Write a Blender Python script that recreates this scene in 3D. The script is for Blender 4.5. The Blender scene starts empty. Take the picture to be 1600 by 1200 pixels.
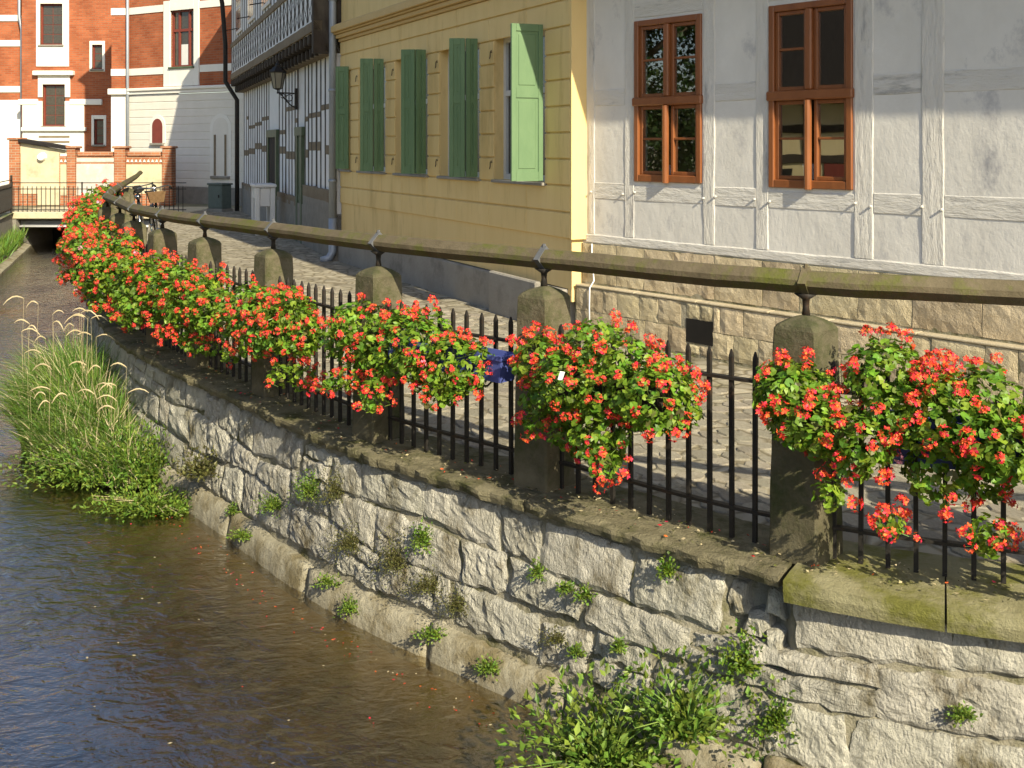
import bpy, bmesh, math, random
from mathutils import Vector, Matrix, noise

sc = bpy.context.scene
C = sc.collection
R = math.radians

# ------------------------------------------------------------------ camera
EYE = 1.76                                   # eye height above the coping (metres)
cam_d = bpy.data.cameras.new('camera')
cam_d.sensor_width = 36.0
cam_d.lens = 38.25
cam_d.shift_y = -0.2325
cam_d.clip_start = 0.05
cam_d.clip_end = 2000
cam = bpy.data.objects.new('camera', cam_d)
C.objects.link(cam)
cam.location = (0, 0, EYE)
cam.rotation_euler = (R(90), 0, 0)
sc.camera = cam

# ------------------------------------------------------------------ light
SUN_AZ = (0.46, -0.888)
SUN_EL = 33.0
ce, se = math.cos(R(SUN_EL)), math.sin(R(SUN_EL))
to_sun = Vector((SUN_AZ[0] * ce, SUN_AZ[1] * ce, se)).normalized()
w = bpy.data.worlds.new('World')
sc.world = w
w.use_nodes = True
wt = w.node_tree
sky = wt.nodes.new('ShaderNodeTexSky')
sky.sky_type = 'NISHITA'
sky.sun_disc = False
sky.sun_elevation = R(SUN_EL)
sky.sun_rotation = math.atan2(SUN_AZ[0], SUN_AZ[1])
sky.altitude = 200
sky.air_density = 1.0
sky.dust_density = 1.4
wt.links.new(sky.outputs[0], wt.nodes['Background'].inputs[0])
wt.nodes['Background'].inputs[1].default_value = 0.11
sd = bpy.data.lights.new('sun', 'SUN')
sd.energy = 5.0
sd.angle = R(0.53)
sd.color = (1.0, 0.895, 0.66)
so = bpy.data.objects.new('sun', sd)
C.objects.link(so)
so.location = (8, -18, 14)
so.rotation_euler = to_sun.to_track_quat('Z', 'Y').to_euler()
vs = sc.view_settings
vs.view_transform = 'Standard'
vs.look = 'None'
vs.exposure = 0.66
vs.gamma = 1.0
vs.use_curve_mapping = False
sc.cycles.max_bounces = 6
sc.cycles.diffuse_bounces = 3
sc.cycles.transparent_max_bounces = 12
sc.cycles.caustics_reflective = False
sc.cycles.caustics_refractive = False

# ------------------------------------------------------------------ helpers
rnd = random.Random(7)


class MB:
    """Collects faces for one mesh object."""
    def __init__(self):
        self.v, self.f, self.m = [], [], []

    def add(self, vs_, fs, mi=0):
        o = len(self.v)
        self.v += [tuple(p) for p in vs_]
        self.f += [tuple(i + o for i in q) for q in fs]
        self.m += [mi] * len(fs)

    def box(self, x0, x1, y0, y1, z0, z1, mi=0, bev=0.0, M=None):
        if x0 > x1: x0, x1 = x1, x0
        if y0 > y1: y0, y1 = y1, y0
        if z0 > z1: z0, z1 = z1, z0
        b = min(bev, (x1 - x0) * .45, (y1 - y0) * .45, (z1 - z0) * .45)
        if b <= 0:
            p = [(x, y, z) for z in (z0, z1) for y in (y0, y1) for x in (x0, x1)]
            f = [(0, 2, 3, 1), (4, 5, 7, 6), (0, 1, 5, 4), (2, 6, 7, 3), (0, 4, 6, 2), (1, 3, 7, 5)]
        else:
            cx, cy, cz = (x0 + x1) / 2, (y0 + y1) / 2, (z0 + z1) / 2
            hx, hy, hz = (x1 - x0) / 2, (y1 - y0) / 2, (z1 - z0) / 2
            p, idx = [], {}
            for sx in (-1, 1):
                for sy in (-1, 1):
                    for sz in (-1, 1):
                        for a, (dx, dy, dz) in enumerate(((0, b, b), (b, 0, b), (b, b, 0))):
                            idx[(sx, sy, sz, a)] = len(p)
                            p.append((cx + sx * (hx - dx), cy + sy * (hy - dy), cz + sz * (hz - dz)))
            f = []
            def quad(a, b_, c, d, n):
                P = [Vector(p[i]) for i in (a, b_, c, d)]
                nn = (P[1] - P[0]).cross(P[2] - P[0])
                f.append((a, b_, c, d) if nn.dot(Vector(n)) > 0 else (d, c, b_, a))
            for s in (-1, 1):
                quad(idx[s, -1, -1, 0], idx[s, 1, -1, 0], idx[s, 1, 1, 0], idx[s, -1, 1, 0], (s, 0, 0))
                quad(idx[-1, s, -1, 1], idx[1, s, -1, 1], idx[1, s, 1, 1], idx[-1, s, 1, 1], (0, s, 0))
                quad(idx[-1, -1, s, 2], idx[1, -1, s, 2], idx[1, 1, s, 2], idx[-1, 1, s, 2], (0, 0, s))
            for s in (-1, 1):
                for t in (-1, 1):
                    quad(idx[s, t, -1, 0], idx[s, t, 1, 0], idx[s, t, 1, 1], idx[s, t, -1, 1], (s, t, 0))
                    quad(idx[s, -1, t, 0], idx[s, 1, t, 0], idx[s, 1, t, 2], idx[s, -1, t, 2], (s, 0, t))
                    quad(idx[-1, s, t, 1], idx[1, s, t, 1], idx[1, s, t, 2], idx[-1, s, t, 2], (0, s, t))
                    for q in (-1, 1):
                        P = [idx[s, t, q, a] for a in range(3)]
                        vv = [Vector(p[i]) for i in P]
                        nn = (vv[1] - vv[0]).cross(vv[2] - vv[0])
                        f.append(tuple(P) if nn.dot(Vector((s, t, q))) > 0 else tuple(P[::-1]))
        if M is not None:
            p = [M @ Vector(q) for q in p]
        self.add(p, f, mi)

    def tube(self, pts, r, n=8, mi=0, cap=True):
        pts = [Vector(p) for p in pts]
        rr = r if isinstance(r, (list, tuple)) else [r] * len(pts)
        rings, prev = [], None
        for i, p in enumerate(pts):
            t = (pts[min(i + 1, len(pts) - 1)] - pts[max(i - 1, 0)]).normalized()
            if prev is None:
                a = t.orthogonal().normalized()
            else:
                a = (prev - t * prev.dot(t))
                a = a.normalized() if a.length > 1e-6 else t.orthogonal().normalized()
            prev = a
            b = t.cross(a)
            rings.append([p + (a * math.cos(k * 2 * math.pi / n) + b * math.sin(k * 2 * math.pi / n)) * rr[i] for k in range(n)])
        vs_ = [q for ring in rings for q in ring]
        fs = []
        for i in range(len(pts) - 1):
            for k in range(n):
                fs.append((i * n + k, i * n + (k + 1) % n, (i + 1) * n + (k + 1) % n, (i + 1) * n + k))
        if cap:
            fs.append(tuple(range(n))[::-1])
            fs.append(tuple((len(pts) - 1) * n + k for k in range(n)))
        self.add(vs_, fs, mi)

    def loft(self, rings, mi=0, cap=True):
        n = len(rings[0])
        vs_ = [q for ring in rings for q in ring]
        fs = []
        for i in range(len(rings) - 1):
            for k in range(n):
                fs.append((i * n + k, i * n + (k + 1) % n, (i + 1) * n + (k + 1) % n, (i + 1) * n + k))
        if cap:
            fs.append(tuple(range(n))[::-1])
            fs.append(tuple((len(rings) - 1) * n + k for k in range(n)))
        self.add(vs_, fs, mi)

    def prism(self, poly, y0, y1, mi=0):
        """poly: list of (x, z), extruded along y."""
        n = len(poly)
        vs_ = [(x, y0, z) for x, z in poly] + [(x, y1, z) for x, z in poly]
        fs = [tuple(range(n)), tuple(range(n, 2 * n))[::-1]]
        for k in range(n):
            fs.append((k, k + n, (k + 1) % n + n, (k + 1) % n))
        self.add(vs_, fs, mi)

    def mesh(self, name, mats, smooth=False, fix=False):
        me = bpy.data.meshes.new(name)
        me.from_pydata(self.v, [], self.f)
        for m in (mats if isinstance(mats, (list, tuple)) else [mats]):
            me.materials.append(m)
        if any(self.m):
            me.polygons.foreach_set('material_index', self.m)
        if smooth:
            me.polygons.foreach_set('use_smooth', [True] * len(self.f))
        if fix:
            bm = bmesh.new(); bm.from_mesh(me)
            bmesh.ops.recalc_face_normals(bm, faces=bm.faces)
            bm.to_mesh(me); bm.free()
        me.update()
        return me

    def build(self, name, mats, parent=None, smooth=False, fix=True, **tags):
        o = bpy.data.objects.new(name, self.mesh(name, mats, smooth, fix))
        C.objects.link(o)
        if parent is not None:
            o.parent = parent
        tag(o, **tags)
        return o


def tag(o, label=None, cat=None, group=None, kind=None):
    if label: o['label'] = label
    if cat: o['category'] = cat
    if group: o['group'] = group
    if kind: o['kind'] = kind
    return o


def thing(name, label, cat, loc=(0, 0, 0), rz=0.0, group=None):
    o = bpy.data.objects.new(name, None)
    o.empty_display_size = 0.2
    C.objects.link(o)
    o.location = loc
    o.rotation_euler = (0, 0, rz)
    return tag(o, label, cat, group)


def inst(name, me, parent, loc=(0, 0, 0), rot=None, scale=None, **tags):
    o = bpy.data.objects.new(name, me)
    C.objects.link(o)
    if parent is not None: o.parent = parent
    o.location = loc
    if rot is not None:
        o.rotation_euler = rot if not hasattr(rot, 'to_euler') else rot.to_euler()
    if scale is not None:
        o.scale = (scale,) * 3 if not isinstance(scale, (tuple, list)) else scale
    return tag(o, **tags)


def nz(x, y=0.0, z=0.0):
    return noise.noise(Vector((x, y, z)))


# ------------------------------------------------------------------ materials
def mat(name, c1, c2, scale=4.0, rough=0.85, bump=0.25, bscale=30.0, c3=None, c3amt=0.5, c3scale=2.0, vary=0.0, island=0.0,
        stretch=(1, 1, 1), spec=0.3, metal=0.0, bdist=0.02, detail=6, soft=0.25, fine=0.0):
    m = bpy.data.materials.new(name)
    m.use_nodes = True
    t = m.node_tree
    N, L = t.nodes, t.links
    b = N['Principled BSDF']
    tc = N.new('ShaderNodeTexCoord')
    mp = N.new('ShaderNodeMapping'); mp.inputs['Scale'].default_value = stretch
    L.new(tc.outputs['Object'], mp.inputs[0])
    n1 = N.new('ShaderNodeTexNoise'); n1.inputs['Scale'].default_value = scale; n1.inputs['Detail'].default_value = detail
    n1.inputs['Roughness'].default_value = 0.65
    L.new(mp.outputs[0], n1.inputs[0])
    cr = N.new('ShaderNodeValToRGB')
    cr.color_ramp.elements[0].position = 0.5 - soft; cr.color_ramp.elements[1].position = 0.5 + soft
    cr.color_ramp.elements[0].color = (*c1, 1); cr.color_ramp.elements[1].color = (*c2, 1)
    L.new(n1.outputs[0], cr.inputs[0])
    col = cr.outputs[0]
    if c3 is not None:
        n3 = N.new('ShaderNodeTexNoise'); n3.inputs['Scale'].default_value = c3scale; n3.inputs['Detail'].default_value = 8
        n3.inputs['Roughness'].default_value = 0.7
        ofs = N.new('ShaderNodeMapping'); ofs.inputs['Location'].default_value = (3.7, 1.9, 5.1); ofs.inputs['Scale'].default_value = stretch
        L.new(tc.outputs['Object'], ofs.inputs[0]); L.new(ofs.outputs[0], n3.inputs[0])
        r3 = N.new('ShaderNodeValToRGB')
        r3.color_ramp.elements[0].position = 0.62 - c3amt * 0.3; r3.color_ramp.elements[1].position = 0.78 - c3amt * 0.3
        L.new(n3.outputs[0], r3.inputs[0])
        mx = N.new('ShaderNodeMixRGB'); mx.inputs[2].default_value = (*c3, 1)
        L.new(r3.outputs[0], mx.inputs[0]); L.new(col, mx.inputs[1])
        col = mx.outputs[0]
    if vary or island:
        hs = N.new('ShaderNodeHueSaturation')
        if vary:
            src = N.new('ShaderNodeObjectInfo').outputs['Random']; amt = vary
        else:
            src = N.new('ShaderNodeNewGeometry').outputs['Random Per Island']; amt = island
        mr = N.new('ShaderNodeMapRange'); mr.inputs[3].default_value = 1 - amt; mr.inputs[4].default_value = 1 + amt
        L.new(src, mr.inputs[0]); L.new(mr.outputs[0], hs.inputs['Value'])
        mh = N.new('ShaderNodeMath'); mh.operation = 'MULTIPLY'; mh.inputs[1].default_value = 7.31
        fr = N.new('ShaderNodeMath'); fr.operation = 'FRACT'
        L.new(src, mh.inputs[0]); L.new(mh.outputs[0], fr.inputs[0])
        m2 = N.new('ShaderNodeMapRange'); m2.inputs[3].default_value = 0.5 - amt * 0.06; m2.inputs[4].default_value = 0.5 + amt * 0.06
        L.new(fr.outputs[0], m2.inputs[0]); L.new(m2.outputs[0], hs.inputs['Hue'])
        L.new(col, hs.inputs['Color'])
        col = hs.outputs[0]
    L.new(col, b.inputs['Base Color'])
    b.inputs['Roughness'].default_value = rough
    b.inputs['Specular IOR Level'].default_value = spec
    b.inputs['Metallic'].default_value = metal
    if bump:
        nb = N.new('ShaderNodeTexNoise'); nb.inputs['Scale'].default_value = bscale; nb.inputs['Detail'].default_value = 8
        nb.inputs['Roughness'].default_value = 0.7
        L.new(mp.outputs[0], nb.inputs[0])
        bp = N.new('ShaderNodeBump'); bp.inputs['Strength'].default_value = bump; bp.inputs['Distance'].default_value = bdist
        nb2 = N.new('ShaderNodeTexNoise'); nb2.inputs['Scale'].default_value = bscale * 3.9; nb2.inputs['Detail'].default_value = 4
        L.new(mp.outputs[0], nb2.inputs[0])
        sm = N.new('ShaderNodeMath'); sm.operation = 'MULTIPLY_ADD'; sm.inputs[1].default_value = fine
        L.new(nb2.outputs[0], sm.inputs[0]); L.new(nb.outputs[0], sm.inputs[2])
        L.new(sm.outputs[0], bp.inputs['Height']); L.new(bp.outputs[0], b.inputs['Normal'])
    return m


def leaf_mat(name, c1, c2, island=0.45, transl=0.3, rough=0.45):
    m = mat(name, c1, c2, scale=9, rough=rough, bump=0, island=island, spec=0.4)
    t = m.node_tree
    N, L = t.nodes, t.links
    b = N['Principled BSDF']
    tr = N.new('ShaderNodeBsdfTranslucent')
    src = b.inputs['Base Color'].links[0].from_socket
    L.new(src, tr.inputs[0])
    mx = N.new('ShaderNodeMixShader'); mx.inputs[0].default_value = transl
    L.new(b.outputs[0], mx.inputs[1]); L.new(tr.outputs[0], mx.inputs[2])
    L.new(mx.outputs[0], N['Material Output'].inputs[0])
    return m


def brick_mat(name, c1, c2, mortar, bw=0.25, bh=0.075, stain=(0.1, 0.05, 0.03)):
    m = mat(name, c1, c2, scale=3, rough=0.9, bump=0.0)
    t = m.node_tree
    N, L = t.nodes, t.links
    b = N['Principled BSDF']
    tc = N.new('ShaderNodeTexCoord')
    sx = N.new('ShaderNodeSeparateXYZ'); cx = N.new('ShaderNodeCombineXYZ')
    L.new(tc.outputs['Object'], sx.inputs[0])
    ad = N.new('ShaderNodeMath'); ad.operation = 'ADD'
    L.new(sx.outputs[0], ad.inputs[0]); L.new(sx.outputs[1], ad.inputs[1])
    L.new(ad.outputs[0], cx.inputs[0]); L.new(sx.outputs[2], cx.inputs[1])
    br = N.new('ShaderNodeTexBrick')
    br.inputs['Scale'].default_value = 1.0
    br.inputs['Brick Width'].default_value = bw; br.inputs['Row Height'].default_value = bh
    br.inputs['Mortar Size'].default_value = 0.008; br.inputs['Bias'].default_value = 0.0
    br.inputs['Color1'].default_value = (*c1, 1); br.inputs['Color2'].default_value = (*c2, 1)
    br.inputs['Mortar'].default_value = (*mortar, 1)
    L.new(cx.outputs[0], br.inputs[0])
    n = N.new('ShaderNodeTexNoise'); n.inputs['Scale'].default_value = 1.3; n.inputs['Detail'].default_value = 8
    L.new(tc.outputs['Object'], n.inputs[0])
    mx = N.new('ShaderNodeMixRGB'); mx.blend_type = 'MULTIPLY'; mx.inputs[0].default_value = 0.8
    rp = N.new('ShaderNodeValToRGB'); rp.color_ramp.elements[0].position = .3; rp.color_ramp.elements[0].color = (.62, .58, .55, 1)
    rp.color_ramp.elements[1].position = .65; rp.color_ramp.elements[1].color = (1, 1, 1, 1)
    L.new(n.outputs[0], rp.inputs[0]); L.new(br.outputs[0], mx.inputs[1]); L.new(rp.outputs[0], mx.inputs[2])
    L.new(mx.outputs[0], b.inputs['Base Color'])
    bp = N.new('ShaderNodeBump'); bp.inputs['Strength'].default_value = .5; bp.inputs['Distance'].default_value = .01; bp.invert = True
    L.new(br.outputs['Fac'], bp.inputs['Height']); L.new(bp.outputs[0], b.inputs['Normal'])
    return m


def schlick(N, L, f0):
    lw = N.new('ShaderNodeLayerWeight'); lw.inputs['Blend'].default_value = .5
    pw = N.new('ShaderNodeMath'); pw.operation = 'POWER'; pw.inputs[1].default_value = 5
    L.new(lw.outputs['Facing'], pw.inputs[0])
    ma = N.new('ShaderNodeMath'); ma.operation = 'MULTIPLY_ADD'; ma.inputs[1].default_value = 1 - f0; ma.inputs[2].default_value = f0
    L.new(pw.outputs[0], ma.inputs[0])
    return ma, lw.inputs['Normal']


def glass_mat(name, ior=.2, tint=(0.75, 0.78, 0.75), wav=0.0):
    m = bpy.data.materials.new(name); m.use_nodes = True
    t = m.node_tree; N, L = t.nodes, t.links
    N.remove(N['Principled BSDF'])
    g = N.new('ShaderNodeBsdfGlossy'); g.inputs['Roughness'].default_value = 0.01; g.inputs[0].default_value = (.95, .95, .95, 1)
    tr = N.new('ShaderNodeBsdfTransparent'); tr.inputs[0].default_value = (*tint, 1)
    fr, fn = schlick(N, L, ior)
    mx = N.new('ShaderNodeMixShader')
    if wav:
        tc = N.new('ShaderNodeTexCoord'); n = N.new('ShaderNodeTexNoise'); n.inputs['Scale'].default_value = 2.5; n.inputs['Detail'].default_value = 1
        L.new(tc.outputs['Object'], n.inputs[0])
        bp = N.new('ShaderNodeBump'); bp.inputs['Strength'].default_value = wav; bp.inputs['Distance'].default_value = .02
        L.new(n.outputs[0], bp.inputs['Height']); L.new(bp.outputs[0], g.inputs['Normal'])
    L.new(fr.outputs[0], mx.inputs[0]); L.new(tr.outputs[0], mx.inputs[1]); L.new(g.outputs[0], mx.inputs[2])
    L.new(mx.outputs[0], N['Material Output'].inputs[0])
    return m


def water_mat():
    m = bpy.data.materials.new('river_water'); m.use_nodes = True
    t = m.node_tree; N, L = t.nodes, t.links
    N.remove(N['Principled BSDF'])
    g = N.new('ShaderNodeBsdfGlossy'); g.inputs['Roughness'].default_value = 0.06; g.inputs[0].default_value = (.92, .95, 1, 1)
    tr = N.new('ShaderNodeBsdfTransparent'); tr.inputs[0].default_value = (.74, .66, .46, 1)
    fr, fn = schlick(N, L, .22)
    mx = N.new('ShaderNodeMixShader')
    tc = N.new('ShaderNodeTexCoord')
    mp = N.new('ShaderNodeMapping'); mp.inputs['Rotation'].default_value = (0, 0, R(-28)); mp.inputs['Scale'].default_value = (1.0, 1.5, 1)
    L.new(tc.outputs['Object'], mp.inputs[0])
    n1 = N.new('ShaderNodeTexNoise'); n1.inputs['Scale'].default_value = 5.5; n1.inputs['Detail'].default_value = 4; n1.inputs['Distortion'].default_value = .6
    n2 = N.new('ShaderNodeTexNoise'); n2.inputs['Scale'].default_value = 22; n2.inputs['Detail'].default_value = 5
    n3 = N.new('ShaderNodeTexNoise'); n3.inputs['Scale'].default_value = 0.55; n3.inputs['Detail'].default_value = 2
    for n in (n1, n2): L.new(mp.outputs[0], n.inputs[0])
    L.new(tc.outputs['Object'], n3.inputs[0])
    rp = N.new('ShaderNodeMapRange'); rp.inputs[1].default_value = .35; rp.inputs[2].default_value = .65; rp.inputs[3].default_value = .35; rp.inputs[4].default_value = 1.0
    L.new(n3.outputs[0], rp.inputs[0])
    a = N.new('ShaderNodeMath'); a.operation = 'MULTIPLY_ADD'; a.inputs[1].default_value = .28
    L.new(n2.outputs[0], a.inputs[0]); L.new(n1.outputs[0], a.inputs[2])
    bp = N.new('ShaderNodeBump'); bp.inputs['Distance'].default_value = .05
    st = N.new('ShaderNodeMath'); st.operation = 'MULTIPLY'; st.inputs[1].default_value = .75
    L.new(rp.outputs[0], st.inputs[0]); L.new(st.outputs[0], bp.inputs['Strength'])
    L.new(a.outputs[0], bp.inputs['Height'])
    L.new(bp.outputs[0], g.inputs['Normal']); L.new(bp.outputs[0], fn)
    L.new(fr.outputs[0], mx.inputs[0]); L.new(tr.outputs[0], mx.inputs[1]); L.new(g.outputs[0], mx.inputs[2])
    L.new(mx.outputs[0], N['Material Output'].inputs[0])
    return m


MT = dict(
    white=mat('white_limewash', (.66, .635, .585), (.78, .755, .705), scale=2.5, bump=.38, bscale=4, c3=(.38, .375, .39), c3amt=.19, c3scale=2.6, bdist=.03, stretch=(1.0, 1, .7), detail=4, fine=.06),
    whitetim=mat('white_painted_timber', (.62, .595, .545), (.76, .735, .685), scale=3, bump=.8, bscale=9, c3=(.33, .325, .33), c3amt=.17, c3scale=4.5, bdist=.03, stretch=(2.2, 1, .5)),
    whiterail=mat('white_painted_rail', (.62, .595, .545), (.76, .735, .685), scale=3, bump=.8, bscale=9, c3=(.34, .335, .33), c3amt=.17, c3scale=4.5, bdist=.03, stretch=(.5, 1, 2.2)),
    plinth=mat('sandstone_plinth', (.44, .36, .22), (.60, .515, .355), scale=5, bump=.8, bscale=24, c3=(.28, .225, .14), c3amt=.35, c3scale=3, vary=.16, bdist=.02, fine=.4),
    mortar=mat('lime_mortar', (.27, .245, .175), (.42, .385, .295), scale=6, bump=.9, bscale=22, c3=(.12, .115, .045), c3amt=.48, c3scale=4, bdist=.03, fine=.3),
    yellow=mat('yellow_stucco', (.78, .57, .245), (.86, .645, .30), scale=1.8, bump=.25, bscale=40, c3=(.62, .44, .18), c3amt=.28, c3scale=1.6, bdist=.012, stretch=(2.2, 1, .35)),
    cornice=mat('ochre_cornice', (.60, .42, .18), (.68, .49, .23), scale=3, bump=.2, bscale=40),
    greyplinth=mat('grey_render_plinth', (.27, .25, .215), (.36, .335, .295), scale=3, bump=.4, bscale=25, c3=(.20, .185, .16), c3amt=.35),
    shutter=mat('green_shutter_paint', (.105, .185, .092), (.145, .235, .120), scale=6, rough=.55, bump=.12, bscale=60, stretch=(1, 1, .3)),
    whiteframe=mat('white_window_paint', (.62, .62, .60), (.70, .70, .68), rough=.5, bump=0),
    brownwood=mat('brown_window_wood', (.20, .066, .020), (.30, .105, .034), scale=10, rough=.4, bump=.15, bscale=50, stretch=(1, 1, .25), spec=.5),
    iron=mat('black_iron', (.012, .011, .010), (.028, .024, .02), scale=20, rough=.6, bump=.2, bscale=80, c3=(.05, .028, .016), c3amt=.3, c3scale=12),
    zinc=mat('zinc_pipe', (.30, .34, .40), (.36, .39, .43), scale=4, rough=.5, bump=.05, metal=.35),
    strap=mat('galvanised_strap', (.085, .09, .10), (.14, .145, .155), scale=10, rough=.8, bump=.2, metal=.1),
    pillar=mat('weathered_pillar_stone', (.075, .066, .038), (.165, .145, .092), scale=7, bump=.9, bscale=45, c3=(.055, .064, .020), c3amt=.48, c3scale=4, vary=.08, bdist=.012),
    rail=mat('mossy_rail', (.090, .072, .042), (.155, .125, .078), scale=9, bump=.7, bscale=45, c3=(.10, .108, .02), c3amt=.46, c3scale=5, bdist=.008, vary=.06),
    stone=mat('limestone_block', (.33, .315, .255), (.64, .61, .52), scale=9, bump=1.0, bscale=22, c3=(.16, .135, .075), c3amt=.34, c3scale=5, vary=.13, stretch=(1, 1, .6), bdist=.045, detail=10, fine=.45),
    footing=mat('footing_concrete', (.28, .25, .175), (.43, .395, .295), scale=6, bump=.8, bscale=22, c3=(.20, .165, .09), c3amt=.5, c3scale=4, vary=.06, bdist=.03),
    coping=mat('rough_coping', (.13, .115, .065), (.29, .26, .165), scale=9, bump=1.0, bscale=30, c3=(.075, .078, .025), c3amt=.48, c3scale=4, bdist=.03, fine=.4),  # mossy stone; base tone also darkened to stand in for the flowers' shade
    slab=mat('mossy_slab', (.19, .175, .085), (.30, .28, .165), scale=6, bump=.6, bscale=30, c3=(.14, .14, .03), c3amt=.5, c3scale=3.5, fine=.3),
    cobble=mat('cobble_stone', (.24, .215, .165), (.39, .355, .28), scale=9, bump=.6, bscale=40, c3=(.22, .19, .14), c3amt=.35, c3scale=5, vary=.2),
    cobble_i=mat('cobble_stone_mass', (.24, .215, .165), (.39, .355, .28), scale=9, bump=.6, bscale=40, c3=(.22, .19, .14), c3amt=.35, c3scale=5, island=.2),
    sand=mat('street_joint_sand', (.24, .205, .145), (.34, .30, .22), scale=3, bump=.6, bscale=30, c3=(.19, .19, .09), c3amt=.3, c3scale=2),
    earth=mat('ground_earth', (.20, .17, .11), (.30, .26, .18), scale=1.5, bump=.5, bscale=10, c3=(.11, .15, .04), c3amt=.5, c3scale=.8),
    mud=mat('river_bed', (.022, .016, .006), (.075, .054, .020), scale=7, bump=.7, bscale=12, c3=(.11, .085, .038), c3amt=.35, c3scale=13, stretch=(1, 1, 1)),
    silt=mat('silt_shelf', (.22, .165, .085), (.34, .265, .155), scale=4, bump=.4, bscale=14),
    water=water_mat(),
    leaf=leaf_mat('geranium_leaf', (.10, .20, .014), (.22, .36, .035), transl=.35),
    petal=leaf_mat('red_petal', (.78, .045, .022), (.92, .10, .05), island=.42, transl=.25, rough=.6),
    petal_pink=leaf_mat('pink_petal', (.85, .30, .45), (.9, .45, .6), island=.2, transl=.25, rough=.6),
    stalk=leaf_mat('green_stalk', (.16, .26, .05), (.24, .36, .09), transl=.1),
    grass=leaf_mat('grass_blade', (.085, .18, .02), (.20, .32, .055), island=.55, transl=.35),
    straw=leaf_mat('straw_seed_head', (.60, .50, .28), (.78, .68, .44), island=.2, transl=.3),
    weed=leaf_mat('weed_leaf', (.095, .17, .018), (.20, .29, .045), island=.5),
    weed_brown=leaf_mat('brownish_weed', (.10, .09, .03), (.16, .17, .05), island=.5),
    ivy=leaf_mat('ivy_leaf', (.09, .16, .015), (.17, .26, .03), island=.5),
    tree=leaf_mat('tree_leaf', (.02, .05, .008), (.045, .09, .018), island=.4),
    bark=mat('bark', (.08, .06, .04), (.15, .12, .085), scale=8, bump=.8, bscale=18, stretch=(1, 1, .3)),
    oldtim=mat('old_timber', (.028, .022, .017), (.065, .050, .037), scale=5, bump=.5, bscale=25, c3=(.10, .085, .065), c3amt=.25, stretch=(1, 1, .4)),
    browntim=mat('brown_timber', (.16, .12, .075), (.25, .20, .135), scale=5, bump=.5, bscale=25, stretch=(.4, 1, 1)),
    infill=mat('white_infill', (.74, .73, .72), (.82, .81, .80), scale=3, bump=.3, bscale=18),
    rubble=mat('grey_rubble_base', (.20, .185, .16), (.30, .28, .24), scale=6, bump=.9, bscale=14),
    greendoor=mat('dull_green_door', (.06, .09, .05), (.10, .13, .08), scale=4, rough=.6, bump=.1),
    dark=mat('dark_room', (.022, .019, .016), (.035, .03, .026), bump=0),
    black=mat('dark_recess', (.010, .009, .008), (.018, .016, .014), bump=0),
    glass=glass_mat('window_glass', .26, wav=.03),
    farglass=mat('far_window_glass', (.035, .028, .022), (.075, .065, .05), scale=14, rough=.08, bump=.1, spec=.6, stretch=(1, 1, 1)),
    brick=brick_mat('red_brick', (.34, .088, .034), (.45, .135, .055), (.30, .17, .105)),
    brick2=brick_mat('garden_wall_brick', (.36, .12, .055), (.46, .19, .09), (.42, .34, .25)),
    cream=mat('cream_render', (.68, .65, .57), (.76, .73, .66), scale=2, bump=.15, bscale=30),
    creamtrim=mat('cream_trim', (.74, .72, .65), (.80, .78, .72), scale=3, bump=.1, bscale=40),
    panel=mat('stained_panel', (.50, .44, .29), (.60, .54, .38), scale=2, bump=.3, bscale=25, c3=(.42, .36, .24), c3amt=.35),
    panelgrey=mat('peeling_panel', (.42, .39, .36), (.56, .52, .47), scale=4, bump=.4, bscale=20, c3=(.62, .58, .52), c3amt=.5, c3scale=4),
    redframe=mat('dark_red_frame', (.16, .035, .025), (.22, .05, .035), rough=.5, bump=0),
    slate=mat('dark_slate_roof', (.012, .010, .010), (.022, .019, .018), scale=8, bump=.5, bscale=15),
    redroof=mat('red_tile_roof', (.22, .075, .045), (.32, .12, .07), scale=8, bump=.6, bscale=14),
    steel=mat('grey_steel_beam', (.20, .205, .22), (.27, .275, .29), rough=.5, bump=.1),
    pipe=mat('pale_conduit', (.72, .73, .75), (.8, .8, .82), rough=.4, bump=0),
    cabinet=mat('grey_green_cabinet', (.085, .11, .095), (.12, .145, .125), scale=8, rough=.6, bump=.2),
    bluebox=mat('blue_planter', (.055, .075, .26), (.085, .11, .34), scale=6, rough=.5, bump=.05),
    darkbox=mat('brown_planter', (.03, .024, .02), (.05, .04, .033), rough=.6, bump=.05),
    potwhite=mat('white_pot', (.80, .81, .84), (.86, .87, .89), rough=.4, bump=0),
    paper=mat('white_tag', (.8, .8, .78), (.85, .85, .83), bump=0),
    chrome=mat('chrome', (.55, .55, .56), (.65, .65, .66), rough=.15, bump=0, metal=1.0),
    tyre=mat('rubber', (.012, .012, .012), (.02, .02, .02), bump=0),
    bikepaint=mat('dark_bicycle_paint', (.02, .024, .03), (.03, .035, .045), rough=.3, bump=0),
    wicker=mat('wicker', (.12, .07, .03), (.2, .12, .06), scale=30, bump=.6, bscale=60),
    ochre=mat('opposite_yellow_wall', (.62, .52, .28), (.70, .60, .36), scale=2, bump=.2),
    lamp_glass=mat('frosted_lamp_glass', (.20, .18, .13), (.26, .24, .18), rough=.3, bump=0),
    soil=mat('leaf_litter', (.07, .05, .03), (.16, .12, .07), scale=14, bump=.9, bscale=30, c3=(.10, .14, .03), c3amt=.5, c3scale=5),
)


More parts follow.
